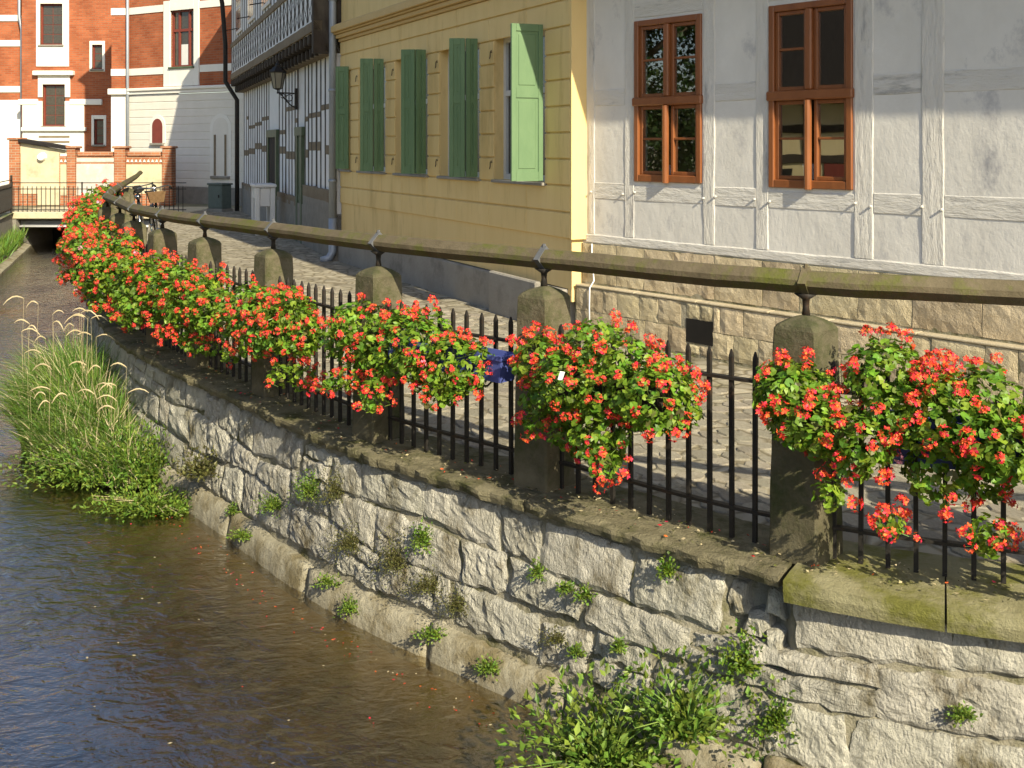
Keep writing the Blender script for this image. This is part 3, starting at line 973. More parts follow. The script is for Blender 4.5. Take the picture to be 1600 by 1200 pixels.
# ================================================================== BUILDINGS
def wall_front(mb, x0, x1, z0, z1, holes, y=0.0, jamb=.15, mi=0, step=0):
    xs = sorted({x0, x1, *[min(max(h[0], x0), x1) for h in holes], *[min(max(h[1], x0), x1) for h in holes]})
    zs = sorted({z0, z1, *[min(max(h[2], z0), z1) for h in holes], *[min(max(h[3], z0), z1) for h in holes]})
    for xa, xb in zip(xs, xs[1:]):
        for za, zb in zip(zs, zs[1:]):
            cx, cz = (xa + xb) / 2, (za + zb) / 2
            if any(h[0] < cx < h[1] and h[2] < cz < h[3] for h in holes): continue
            mb.add([(xa, y, za), (xb, y, za), (xb, y, zb), (xa, y, zb)], [(0, 3, 2, 1)], mi)
    for h in holes:
        a, b, c, d = h
        j = y - jamb
        mb.add([(a, y, c), (a, j, c), (a, j, d), (a, y, d)], [(0, 1, 2, 3)], mi)
        mb.add([(b, y, c), (b, j, c), (b, j, d), (b, y, d)], [(3, 2, 1, 0)], mi)
        mb.add([(a, y, c), (b, y, c), (b, j, c), (a, j, c)], [(0, 1, 2, 3)], mi)
        mb.add([(a, y, d), (b, y, d), (b, j, d), (a, j, d)], [(3, 2, 1, 0)], mi)


def part_box(name, mat_, par, *a, bev=0.0, **k):
    mb = MB(); mb.box(*a, bev=bev)
    return mb.build(name, mat_, par, fix=False, **k)


# ---------------------------------------------------------------- white plastered house on the sandstone plinth
wh = thing('white_house', 'old whitewashed timber house with brown windows on a sandstone plinth', 'house', (WC.x, WC.y, 0), frame_rz(WU))
WIN = [(-1.42, -.635, 1.44, 2.885), (-2.88, -2.12, 1.43, 2.875)]
# plaster surface subdivided so that it can be uneven
mb = MB()
wall_front(mb, -8.6, .35, .84, 3.6, WIN, 0.0, .16)
mb.build('wall', MT['white'], wh, fix=False)
# closed shell behind
mb = MB()
mb.box(-8.6, -8.35, -5.5, -.02, 0, 3.6)
mb.box(-8.6, .35, -5.5, -5.25, 0, 3.6)
mb.box(-8.6, .35, -5.5, -.17, .70, .80)
mb.box(-8.6, .35, -5.5, -.17, 3.42, 3.55)
mb.build('inner_wall', MT['dark'], wh, fix=False)
mb = MB()
mb.box(-8.7, .0, -5.6, .52, 3.58, 6.2)
mb.build('upper_storey', MT['white'], wh, fix=False)
mb = MB()
mb.prism([(-8.9, 6.2), (.0, 6.2), (.0, 6.35), (-8.9, 6.35)], -5.8, .75)
mb.add([(-8.9, .8, 6.2), (0, .8, 6.2), (0, -2.4, 8.6), (-8.9, -2.4, 8.6), (-8.9, -5.8, 6.2), (0, -5.8, 6.2)], [(0, 1, 2, 3), (3, 2, 5, 4), (1, 5, 2), (0, 3, 4)])
mb.build('roof', MT['redroof'], wh)


def timber(par, x0, x1, z0, z1, y1, mat_, nm='timber', seed=0.0, wob=.006, y0=-.03):
    """A beam lying in the wall with slightly waney edges."""
    mb = MB()
    horiz = (x1 - x0) > (z1 - z0)
    n = max(2, int(max(x1 - x0, z1 - z0) / .14))
    rings = []
    for i in range(n + 1):
        f_ = i / n
        if horiz:
            x = x0 + (x1 - x0) * f_
            a, b = z0 + wob * nz(x * 3, seed), z1 + wob * nz(x * 3, seed + 5)
            yy = y1 + .004 * nz(x * 4, seed + 2)
            rings.append([(x, y0, a), (x, yy - .006, a), (x, yy, a + .008), (x, yy, b - .008), (x, yy - .006, b), (x, y0, b)])
        else:
            z = z0 + (z1 - z0) * f_
            a, b = x0 + wob * nz(z * 3, seed), x1 + wob * nz(z * 3, seed + 5)
            yy = y1 + .004 * nz(z * 4, seed + 2)
            rings.append([(a, y0, z), (a, yy - .006, z), (a + .008, yy, z), (b - .008, yy, z), (b, yy - .006, z), (b, y0, z)])
    mb.loft(rings)
    return mb.build(nm, mat_, par)


POSTS = [(-.11, -.03), (-.625, -.505), (-1.56, -1.432), (-2.11, -1.985), (-3.05, -2.89), (-3.60, -3.43), (-5.3, -5.13), (-6.9, -6.73)]
for k, (a, b) in enumerate(POSTS):
    timber(wh, a, b, .93, 3.55, .007, MT['whitetim'], 'post', seed=k * 3.7)
GAPS = [(-.505, -.11), (-1.432, -.625), (-1.985, -1.56), (-2.89, -2.11), (-3.43, -3.05), (-5.13, -3.60), (-6.73, -5.3)]
for k, (a, b) in enumerate(GAPS):
    timber(wh, a + .003, b - .003, 1.262, 1.405 if k in (1, 3) else 1.42, .005, MT['whiterail'], 'rail', seed=k * 2.3 + 40)
    if k not in (1, 3):
        timber(wh, a + .003, b - .003, 2.13, 2.285, .005, MT['whiterail'], 'rail', seed=k * 5.3 + 60)
    else:
        timber(wh, a + .003, b - .003, 2.91, 3.05, .005, MT['whiterail'], 'rail', seed=k * 5.3 + 60)
timber(wh, -8.5, .0, .845, .925, .010, MT['whiterail'], 'sill_beam', seed=77, wob=.012)
# wooden pegs at the rail ends
mbp = MB(); mbp.tube([(0, 0, 0), (0, .020, 0)], [.010, .008], n=6)
peg = mbp.mesh('peg', MT['whitetim'], fix=True)
for x in (-.07, -.49, -.64, -1.445, -1.575, -1.98, -2.13, -2.905, -3.035, -3.44, -3.59):
    inst('peg', peg, wh, (x, .008, 1.335 + rnd.uniform(-.02, .02)))

for k, (a, b, c, d) in enumerate(WIN):              # brown casement windows
    mb = MB()
    fw = .052
    y0, y1 = -.07, .022
    mb.box(a, a + fw, y0, y1, c, d, bev=.006); mb.box(b - fw, b, y0, y1, c, d, bev=.006)
    mb.box(a + fw, b - fw, y0, y1 - .002, d - fw, d, bev=.006); mb.box(a + fw, b - fw, y0, y1 - .002, c, c + fw + .012, bev=.006)
    zt = 2.155
    mb.box(a - .012, b + .012, y0, y1 + .018, zt - .038, zt + .038, bev=.01)
    win = mb.build('window', MT['brownwood'], wh, fix=False)
    xm = (a + b) / 2
    mb = MB()
    mb.box(xm - .030, xm + .030, y0, y1 + .012, zt + .039, d - fw - .001, bev=.01)
    mb.tube([(xm, y1 + .006, zt - .04), (xm, y1 + .006, c - .005)], [.030, .030], n=10)
    mb.build('mullion', MT['brownwood'], win, fix=True)
    for (x0, x1) in ((a + fw, xm - .03), (xm + .03, b - fw)):
        for (z0, z1, br) in ((c + fw + .012, zt - .038, .52), (zt + .038, d - fw, .52)):
            mb = MB()
            sw = .032
            ys0, ys1 = -.05, -.004
            e_ = .001
            mb.box(x0 + e_, x0 + sw, ys0, ys1, z0 + e_, z1 - e_, bev=.004); mb.box(x1 - sw, x1 - e_, ys0, ys1, z0 + e_, z1 - e_, bev=.004)
            mb.box(x0 + sw, x1 - sw, ys0, ys1 - .001, z0 + e_, z0 + sw, bev=.004); mb.box(x0 + sw, x1 - sw, ys0, ys1 - .001, z1 - sw, z1 - e_, bev=.004)
            if not (k == 1 and z0 > zt and x1 < xm):
                zb = z0 + (z1 - z0) * br
                mb.box(x0 + sw, x1 - sw, ys0 + .005, ys1 - .006, zb - .010, zb + .010, bev=.003)
            mb.build('sash', MT['brownwood'], win, fix=False)
            mb = MB()
            mb.add([(x0 + sw, -.03, z0 + sw), (x1 - sw, -.03, z0 + sw), (x1 - sw, -.03, z1 - sw), (x0 + sw, -.03, z1 - sw)], [(0, 3, 2, 1)])
            mb.build('pane', MT['glass'], win, fix=False)
    mb = MB()
    mb.box(a, b, -.16, -.055, c + .002, c + .02, bev=.004)
    mb.build('inner_sill', MT['whiteframe'], win, fix=False)
# white pots standing behind the panes
for k, (x, h, r, txt) in enumerate(((-.955, .125, .045, 'small white pot behind the lower pane of the window next to the yellow house'),
                                    (-2.42, .155, .05, 'tall white pot behind the lower pane of the wider-spaced window further right'))):
    p_ = wh.matrix_basis @ Vector((x, -.13, 1.462))
    M_ = Matrix.Translation(Vector((WC.x, WC.y, 0))) @ Matrix.Rotation(frame_rz(WU), 4, 'Z')
    p_ = M_ @ Vector((x, -.10, 1.464))
    mb = MB(); mb.loft([[(rr * math.cos(t_ * math.pi / 6), rr * math.sin(t_ * math.pi / 6), z) for t_ in range(12)] for rr, z in ((r * .72, 0), (r * .95, h * .85), (r * 1.05, h * .86), (r * 1.05, h), (r * .9, h), (r * .85, h * .9))])
    o = mb.build('window_pot', MT['potwhite'], None, smooth=False, label=txt, cat='pot')
    o.location = p_

# sandstone plinth: each block its own stone
part_box('plinth_core', MT['mortar'], wh, -8.6, .35, -.5, .018, -.1, .838)
part_box('plinth_core', MT['mortar'], wh, -8.6, .05, .018, .098, -.1, .445)
rq = random.Random(12)


def plinth_block(x0, x1, z0, z1, y1, seed):
    mb = MB()
    nu, nv = max(5, int((x1 - x0) / .05)), 6
    for j in range(nv):
        for i in range(nu):
            a, b = -1 + 2 * i / (nu - 1), -1 + 2 * j / (nv - 1)
            ed = max(abs(a), abs(b))
            x = x0 + (x1 - x0) * i / (nu - 1) + .006 * nz(z0 * 9 + j, i, seed) * ed; z = z0 + (z1 - z0) * j / (nv - 1) + .006 * nz(i * 1.3, j, seed) * ed
            mb.v.append((x, y1 + .007 * (1 - ed ** 8) + .006 * nz(x * 12, z * 12, seed) + .004 * nz(x * 31, z * 31, seed), z))
    for j in range(nv - 1):
        for i in range(nu - 1):
            q = j * nu + i
            mb.f.append((q, q + nu, q + nu + 1, q + 1)); mb.m.append(0)
    ring = [i for i in range(nu)] + [j * nu + nu - 1 for j in range(1, nv)] + [(nv - 1) * nu + i for i in range(nu - 2, -1, -1)] + [j * nu for j in range(nv - 2, 0, -1)]
    o = len(mb.v)
    mb.v += [(mb.v[i][0], y1 - .06, mb.v[i][2]) for i in ring]
    for k in range(len(ring)):
        mb.f.append((ring[k], ring[(k + 1) % len(ring)], o + (k + 1) % len(ring), o + k)); mb.m.append(0)
    mb.build('stone', MT['plinth'], wh, fix=False)


HOLE = (-1.62, -1.33, .10, .30)
for z0, z1, y1, wmin, wmax in ((.0, .215, .10, .22, .42), (.215, .435, .10, .18, .40), (.47, .84, .02, .30, .52)):
    x = .04
    while x > -8.4:
        wd = rq.uniform(wmin, wmax)
        a, b = x - wd, x
        x -= wd
        if y1 > .05 and a < HOLE[1] and b > HOLE[0]:
            if b - HOLE[1] > .06: plinth_block(HOLE[1] + .004, b - .004, z0 + .004, z1 - .004, y1, rq.random() * 50)
            if HOLE[0] - a > .06: plinth_block(a + .004, HOLE[0] - .004, z0 + .004, z1 - .004, y1, rq.random() * 50)
            if z0 < HOLE[2]: plinth_block(max(a, HOLE[0]) + .004, min(b, HOLE[1]) - .004, z0 + .004, HOLE[2] - .02, y1, rq.random() * 50)
            elif z1 > HOLE[3]: plinth_block(max(a, HOLE[0]) + .004, min(b, HOLE[1]) - .004, HOLE[3], z1 - .004, y1, rq.random() * 50)
            continue
        plinth_block(a + .004, b - .004, z0 + .004, z1 - .004, y1, rq.random() * 50)
x = .05
while x > -8.4:                                    # ledge stones, pale weathered top
    wd = rq.uniform(.5, .9)
    part_box('ledge_stone', MT['ledge'], wh, x - wd + .003, x - .003, -.01, .110, .437, .456, bev=.006)
    x -= wd
mb = MB(); mb.add([(HOLE[0], .10, HOLE[2]), (HOLE[1], .10, HOLE[2]), (HOLE[1], .10, HOLE[3]), (HOLE[0], .10, HOLE[3])], [(0, 3, 2, 1)])
part_box('cellar_vent', MT['black'], wh, HOLE[0], HOLE[1], .0, .102, HOLE[2], HOLE[3])
mb = MB()                                          # cable down the corner
mb.tube([(-.10, .03, .84), (-.12, .05, .7), (-.16, .06, .5), (-.17, .125, .44), (-.165, .125, .25), (-.17, .125, .05)], .007, n=6)
mb.build('cable', MT['pipe'], wh, smooth=True)

# ---------------------------------------------------------------- yellow stucco house with green shutters
yh = thing('yellow_house', 'yellow stucco house with green folding shutters and grooved walls', 'house', (YC.x, YC.y, 0), frame_rz(YU))
YL = 7.32
JR = [.55 + 1.565 * i for i in range(5)]
YW = [(j, min(j + 1.18, YL), 1.40, 2.94) for j in JR]
mb = MB()
wall_front(mb, .03, YL, .40, 6.6, YW, -.02, .20)
mb.box(.6, YL, -5, -.45, 0, 6.6)
mb.box(YL - .2, YL, -.45, -.022, 0, 6.6)
mb.build('wall', MT['yellow'], yh, fix=False)
part_box('corner_strip', MT['yellow'], yh, 0, .032, -.4, .0, .873, 6.6, bev=.004)
part_box('corner_base', MT['yellow'], yh, .05, .12, -.4, -.03, .28, .868)
part_box('plinth', MT['greyplinth'], yh, .13, YL, -.4, .03, -.1, .39, bev=.01)
part_box('plinth_block', MT['greyplinth'], yh, .55, 1.65, .03, .10, -.1, .42, bev=.015)
ry = random.Random(8)
H0, DH = .873, .2535
for k in range(10):
    z0, z1 = H0 + DH * k + .009, H0 + DH * (k + 1) - .009
    if z0 > 3.36: break
    z1 = min(z1, 3.36)
    segs, x = [], .035
    if z0 < 1.39 and z1 < 1.40 or z0 > 2.90:
        segs = [(.035, YL)]
    else:
        for (a, b, c, d) in YW:
            segs.append((x, a - .004)); x = b + .004
        if x < YL: segs.append((x, YL))
    for a, b in segs:
        if b - a < .05: continue
        n = max(1, round((b - a) / .95))
        for i in range(n):
            p0, p1 = a + (b - a) * i / n, a + (b - a) * (i + 1) / n
            part_box('stucco_course', MT['yellow'], yh, p0 + .0012, p1 - .0012, -.03, .0, z0, z1, bev=.006)
for k, (y1, z0, z1) in enumerate(((.03, 3.365, 3.41), (.075, 3.412, 3.47), (.11, 3.472, 3.50), (.15, 3.502, 3.60), (.10, 3.602, 3.63))):
    part_box('cornice', MT['cornice'], yh, -.0, YL, -.1, y1, z0, z1, bev=.008)
mb = MB()
mb.prism([(-.05, 6.6), (YL + .1, 6.6), (YL + .1, 6.7), (-.05, 6.7)], -5.2, .35)
mb.add([(-.05, .4, 6.7), (YL + .1, .4, 6.7), (YL + .1, -2.4, 9.2), (-.05, -2.4, 9.2), (-.05, -5.2, 6.7), (YL + .1, -5.2, 6.7)], [(0, 1, 2, 3), (3, 2, 5, 4), (1, 5, 2), (0, 3, 4)])
mb.build('roof', MT['redroof'], yh)
for k, (a, b, c, d) in enumerate(YW):
    mb = MB()
    yb = -.17
    b2 = b
    mb.box(a, a + .06, yb, yb + .05, c, d); mb.box(b2 - .06, b2, yb, yb + .05, c, d)
    mb.box(a + .06, b2 - .06, yb, yb + .048, c, c + .06); mb.box(a + .06, b2 - .06, yb, yb + .048, d - .06, d)
    mb.box(a + .06, b2 - .06, yb, yb + .055, 2.30, 2.36)
    xm = (a + b2) / 2
    mb.box(xm - .03, xm + .03, yb, yb + .052, c + .06, 2.30); mb.box(xm - .03, xm + .03, yb, yb + .052, 2.36, d - .06)
    win = mb.build('window', MT['whiteframe'], yh, fix=False)
    for (x0, x1) in ((a + .06, xm - .03), (xm + .03, b2 - .06)):
        for (z0, z1) in ((c + .06, 2.30), (2.36, d - .06)):
            part_box('pane', MT['farglass'], win, x0, x1, yb + .008, yb + .018, z0, z1)
    part_box('sill', MT['greyplinth'], win, a - .02, b2 + .0, -.19, .035, 1.365, 1.398, bev=.006)
    # folding shutter hinged at the near jamb, two leaves each

    def leaf(par, p, ang, wd, z0=1.415, z1=2.955, th=.034, nm='shutter'):
        M_ = Matrix.Translation((p[0], p[1], 0)) @ Matrix.Rotation(ang, 4, 'Z')
        mb_ = MB()
        st = .05
        hz = th / 2
        zs = z0 + (z1 - z0) * .56
        mb_.box(0, st, -hz, hz, z0, z1, bev=.004, M=M_); mb_.box(wd - st, wd, -hz, hz, z0, z1, bev=.004, M=M_)
        for (za, zb) in ((z0, z0 + .09), (zs - .045, zs + .045), (z1 - .07, z1)):
            mb_.box(st, wd - st, -hz + .001, hz - .001, za, zb, M=M_)
        o_ = mb_.build(nm, MT['shutter'], par, fix=True)
        for (za, zb) in ((z0 + .09, zs - .045), (zs + .045, z1 - .07)):
            mb_ = MB()
            mb_.box(st, wd - st, -hz + .013, hz - .013, za, zb, M=M_)
            mb_.box(st + .025, wd - st - .025, -hz + .007, hz - .007, za + .03, zb - .03, bev=.006, M=M_)
            mb_.build('shutter_panel', MT['shutter'], o_, fix=False)
        return M_ @ Vector((wd, 0, 0))

    if k == 0:
        leaf(yh, (a - .02, .03), R(90 - 4), .335)
    elif k == 4:
        leaf(yh, (a - .02, .03), R(90 - 35), .20)
    else:
        e_ = leaf(yh, (a - .02, .03), R(90 - (2, -6, 4, 10)[k - 1]), .135)
        leaf(yh, (e_.x + .004, e_.y + .01), R(90 - (30, 38, 24, 40)[k - 1]), .175)
    # shutter catches on the far pier
    for zz in (1.58, 2.78):
        mb = MB()
        mb.tube([(b + .04, 0, zz), (b + .04, .022, zz), (b + .04, .024, zz - .05), (b + .055, .024, zz - .07)], .006, n=5)
        mb.tube([(b + .025, .012, zz + .015), (b + .06, .012, zz + .012)], .005, n=5)
        if b + .1 < YL: mb.build('shutter_catch', MT['iron'], yh)
mb = MB()                                          # zinc downpipe at the far end
px, py = YL + .06, .10
mb.tube([(px, py, 7), (px, py, .62)], .058, n=10)
mb.tube([(px, py, .64), (px, py, .12), (px, py + .06, .02), (px, py + .18, -.01)], .063, n=10)
for zz in (1.2, 2.6, 4.0): mb.tube([(px, py, zz), (px, py, zz + .04)], .066, n=10)
mb.build('downpipe', MT['zinc'], yh, smooth=True)

# ---------------------------------------------------------------- half-timbered house beyond
hh = thing('half_timbered_house', 'black and white half-timbered house with jettied upper floor and lattice band', 'house', (HC.x, HC.y, 0), frame_rz(HU))
HL = 13.5
part_box('infill_wall', MT['infill'], hh, .0, HL, -5, -.02, .5, 3.42)
mb = MB()
mb.box(.0, HL, -5, .03, -.1, .70)
mb.box(.0, 3.0, -.03, .028, .70, .90)
mb.build('stone_base', MT['rubble'], hh, fix=False)
STUDS = [.12, .52, .94, 1.36, 1.78, 2.26, 2.62, 3.0, 3.85, 4.2, 4.6, 5.0, 5.45, 5.9, 6.4, 8.1, 8.5, 8.95, 9.4, 9.85, 10.3, 10.8, 11.25, 11.7, 12.2, 12.7, 13.3]
rh = random.Random(4)
for k, x in enumerate(STUDS):
    wd = .095 if k % 4 else .14
    timber(hh, x - wd / 2, x + wd / 2, .9 if x < 3 else .72, 3.2, -.012, MT['oldtim'], 'stud', seed=k * 1.7, wob=.012, y0=-.06)
for k, (a, b) in enumerate(zip(STUDS, STUDS[1:])):
    if b - a > .7: continue
    blk = k // 3
    zs = {0: (1.62, 2.35), 1: (1.68, 2.25), 2: (1.55, 2.2), 3: (1.5, 2.45), 4: (1.6, 2.0)}[blk % 5]
    for j, z in enumerate(zs):
        if rh.random() < .08: continue
        timber(hh, a + .045, b - .045, z, z + (.15 if j == 0 else .09), -.013, MT['browntim'], 'rail', seed=k + j * 7.1, wob=.01, y0=-.06)
timber(hh, 0, 3.0, .86, 1.06, .03, MT['browntim'], 'sill_beam', seed=1.1, wob=.02)
timber(hh, 3.85, 6.4, .62, .80, .03, MT['browntim'], 'sill_beam', seed=2.1, wob=.02)
timber(hh, 8.1, HL, .60, .76, .03, MT['browntim'], 'sill_beam', seed=3.1, wob=.02)
for (a, b, zt) in ((3.1, 3.78, 1.95), (6.5, 8.0, 1.95)):      # green doors
    d_ = MB()
    d_.box(a, a + .16, -.02, .04, -.05, zt); d_.box(b - .16, b, -.02, .04, -.05, zt); d_.box(a - .1, b + .1, -.02, .05, zt, zt + .16)
    dr = d_.build('door', MT['greendoor'], hh, fix=False)
    part_box('door_leaf', MT['greendoor'] if b - a < 1 else MT['black'], dr, a + .16, b - .16, -.018, .012, -.05, zt - .001)
    part_box('door_rail', MT['greendoor'], dr, a + .16, b - .16, .0125, .022, .75, .86)
# jetty: joist ends, sill beam, lattice parapet, upper wall
part_box('jetty_beam', MT['browntim'], hh, 0, HL, -.05, .16, 3.205, 3.36, bev=.01)
mb = MB(); mb.box(-.075, .075, -.1, .30, 0, .17, bev=.02); mb.box(-.06, .06, -.05, .20, -.16, 0, bev=.02)
joist = mb.mesh('joist_end', MT['oldtim'])
for k in range(32):
    inst('joist_end', joist, hh, (.2 + k * .425, .02, 3.365), (0, 0, 0))
part_box('upper_wall', MT['infill'], hh, .16, HL, -5, .30, 3.54, 6.9)
part_box('corner_post', MT['oldtim'], hh, 0, .158, -5, .335, 3.20, 6.9)
timber(hh, 0, HL, 3.54, 3.70, .33, MT['browntim'], 'sill_beam', seed=5.5, wob=.012, y0=.2)
timber(hh, 0, HL, 4.40, 4.52, .33, MT['browntim'], 'parapet_rail', seed=6.5, wob=.012, y0=.2)
x, k = .30, 0
while x < HL:
    timber(hh, x - .05, x + .05, 3.74, 6.85, .306, MT['oldtim'], 'stud', seed=k * 2.9, wob=.008, y0=.2)
    if x + .45 < HL:
        for sgn in (-1, 1):                         # curved lattice braces in the parapet
            pts = []
            for j in range(9):
                f_ = j / 8
                xx = x + .225 + sgn * (.16 * math.cos(f_ * math.pi * 2))
                pts.append((xx, .305, 3.74 + .64 * f_))
            mb = MB()
            rings = [[(px_ - .018, .25, pz), (px_ - .018, .303, pz), (px_ + .018, .303, pz), (px_ + .018, .25, pz)] for px_, _, pz in pts]
            mb.loft(rings)
            mb.build('lattice_brace', MT['oldtim'], hh)
    x += .45; k += 1
for k, x in enumerate((5.3, 7.9, 10.6)):            # casement windows upstairs with stays
    w_ = part_box('window', MT['whiteframe'], hh, x, x + 1.2, .302, .345, 4.60, 5.9, bev=.01)
    for i in range(3):
        for j in range(2):
            part_box('pane', MT['farglass'], w_, x + .07 + i * .38, x + .38 + i * .38, .346, .350, 4.68 + j * .6, 5.2 + j * .6)
    mb = MB(); mb.tube([(x + 1.0, .34, 4.75), (x + .9, .62, 4.68)], .012, n=5); mb.build('window_stay', MT['iron'], w_)
mb = MB()
mb.add([(-.1, .7, 6.85), (HL + .1, .7, 6.85), (HL + .1, -2.4, 9.8), (-.1, -2.4, 9.8), (-.1, -5.2, 6.85), (HL + .1, -5.2, 6.85)], [(0, 1, 2, 3), (3, 2, 5, 4), (1, 5, 2), (0, 3, 4), (0, 4, 5, 1)])
mb.build('roof', MT['redroof'], hh)
mb = MB()                                          # dark gutter pipe at the far corner
mb.tube([(HL - .1, .75, 6.6), (HL - .1, .55, 5.6), (HL - .02, .46, 4.5), (HL - .02, .46, 3.5), (HL - .1, .16, 3.0), (HL - .1, .16, .0)], .06, n=8)
mb.build('downpipe', MT['iron'], hh, smooth=True)

# ---------------------------------------------------------------- brick and render building across the bridge
BU = Vector((-.85, .527)).normalized()
BC = Vector((-8.1, 32.45))
bh = thing('brick_corner_building', 'red brick building with cream rendered ground floor and white bands behind the bicycles', 'building', (BC.x, BC.y, 0), frame_rz(BU))
# local x: 0 = hidden end; visible corner at about 5.0
BXC = 4.97
bw = (1.96, 3.02, 4.22, 5.98)                      # tall window opening
mb = MB(); wall_front(mb, -1.5, BXC, 3.6, 9.4, [bw], 0, .2); mb.build('brick_wall', MT['brick'], bh, fix=False)
part_box('rendered_wall', MT['cream'], bh, -1.5, BXC, -4, .02, .5, 3.38)
part_box('plinth', MT['rubble'], bh, -1.5, BXC + .0, -4, .06, -.1, .5, bev=.01)
z = .5
while z < 3.3:                                     # banded rustication
    part_box('render_course', MT['cream'], bh, -1.5, BXC - .002, .0, .034, z + .012, z + .228, bev=.006)
    z += .24
part_box('moulding', MT['creamtrim'], bh, -1.5, BXC, -.1, .14, 3.50, 3.60, bev=.02)
part_box('moulding', MT['creamtrim'], bh, -1.5, BXC, -.1, .09, 3.40, 3.498, bev=.01)
for z in (4.02, 5.98):
    for a, b in ((-1.5, 1.72), (3.34, BXC)):
        part_box('white_band', MT['creamtrim'], bh, a, b, -.1, .025, z, z + .22, bev=.005)
for a, b, c, d in ((1.74, 1.96, 3.62, 6.3), (3.02, 3.32, 3.62, 6.3), (1.96, 3.02, 3.62, 4.22), (1.96, 3.02, 5.98, 6.75)):
    part_box('window_surround', MT['creamtrim'], bh, a, b, -.1, .05, c, d, bev=.006)
mb = MB()
a, b, c, d = bw
yb = -.12
mb.box(a, a + .05, yb, yb + .06, c, d); mb.box(b - .05, b, yb, yb + .06, c, d)
mb.box(a + .05, b - .05, yb, yb + .058, c, c + .05); mb.box(a + .05, b - .05, yb, yb + .058, d - .05, d)
mb.box(a + .05, b - .05, yb, yb + .062, 5.32, 5.40)
mb.box(a + .27, a + .34, yb, yb + .059, c + .05, d - .05); mb.box(b - .34, b - .27, yb, yb + .059, c + .05, d - .05)
win = mb.build('window', MT['redframe'], bh, fix=False)
for x0, x1 in ((a + .05, a + .27), (a + .34, b - .34), (b - .27, b - .05)):
    for z0, z1 in ((c + .05, 5.32), (5.40, d - .05)):
        part_box('pane', MT['farglass'], win, x0, x1, yb + .01, yb + .02, z0, z1)
part_box('curtain', MT['whiteframe'], win, a + .4, b - .36, yb + .021, yb + .024, c + .06, c + .7)
part_box('sill', MT['greendoor'], win, a - .04, b + .04, -.1, .10, c - .06, c, bev=.01)


def arch(x0, x1, z0, z1, n=10):
    r_ = (x1 - x0) / 2; cx = (x0 + x1) / 2
    return [(x0, z0), (x1, z0)] + [(cx + r_ * math.cos(k * math.pi / n), z1 - r_ + r_ * math.sin(k * math.pi / n)) for k in range(n + 1)]


for (x0, x1, z0, z1, mm) in ((3.36, 3.84, 1.85, 2.62, 'redframe'), (.46, 1.12, .85, 2.62, 'cream')):
    mb = MB(); mb.prism(arch(x0 - .12, x1 + .12, z0 - .0, z1 + .12), -.05, .048)
    fr_ = mb.build('niche_frame', MT['creamtrim'], bh)
    mb = MB(); mb.prism(arch(x0, x1, z0, z1), .0, .053)
    nc = mb.build('niche', MT[mm], bh)
    part_box('niche_sill', MT['rubble'], bh, x0 - .06, x1 + .06, .03, .11, z0 - .08, z0, bev=.01)
for dx in (.53, .98):
    part_box('niche_post', MT['browntim'], bh, dx, dx + .07, .03, .075, .86, 2.1)
part_box('cornice', MT['creamtrim'], bh, -1.5, BXC, -.2, .3, 9.15, 9.4, bev=.03)
# chamfered corner bay
CU = Vector((-1, .06)).normalized()
M_ = Matrix.Rotation(frame_rz(CU) - frame_rz(BU), 4, 'Z')
def corner(name, mat_, x0, x1, y0, y1, z0, z1, bev=.0):
    mb_ = MB(); mb_.box(x0, x1, y0, y1, z0, z1, bev=bev, M=Matrix.Translation((BXC, 0, 0)) @ M_)
    return mb_.build(name, mat_, bh, fix=False)
corner('brick_wall', MT['brick'], 0, .6, -3, .0, 3.6, 9.4)
corner('rendered_wall', MT['creamtrim'], 0, .6, -3, .03, -.1, 3.4)
corner('moulding', MT['creamtrim'], -.05, .68, -3, .14, 3.405, 3.6, bev=.02)
for z in (4.02, 5.98): corner('white_band', MT['creamtrim'], 0, .61, -3, .025, z, z + .22)
mb = MB(); mb.tube([(BXC - .02, .10, 9.3), (BXC - .02, .10, .0)], .05, n=8); mb.build('downpipe', MT['zinc'], bh, smooth=True)
mb = MB()
mb.add([(-1.7, .5, 9.4), (BXC + .7, .5, 9.4), (BXC + .3, -2, 10.2), (-1.7, -2, 10.2), (-1.7, -4, 9.4), (BXC + .7, -4, 9.4)], [(0, 1, 2, 3), (3, 2, 5, 4), (1, 5, 2), (0, 3, 4), (0, 4, 5, 1)])
mb.build('roof', MT['redroof'], bh)

# ---------------------------------------------------------------- tall brick building with cream window bay, far left
ah = thing('brick_tower_building', 'tall red brick building with cream window bay and leaded windows over the garden wall', 'building', (-15.2, 42.0, 0), math.pi)
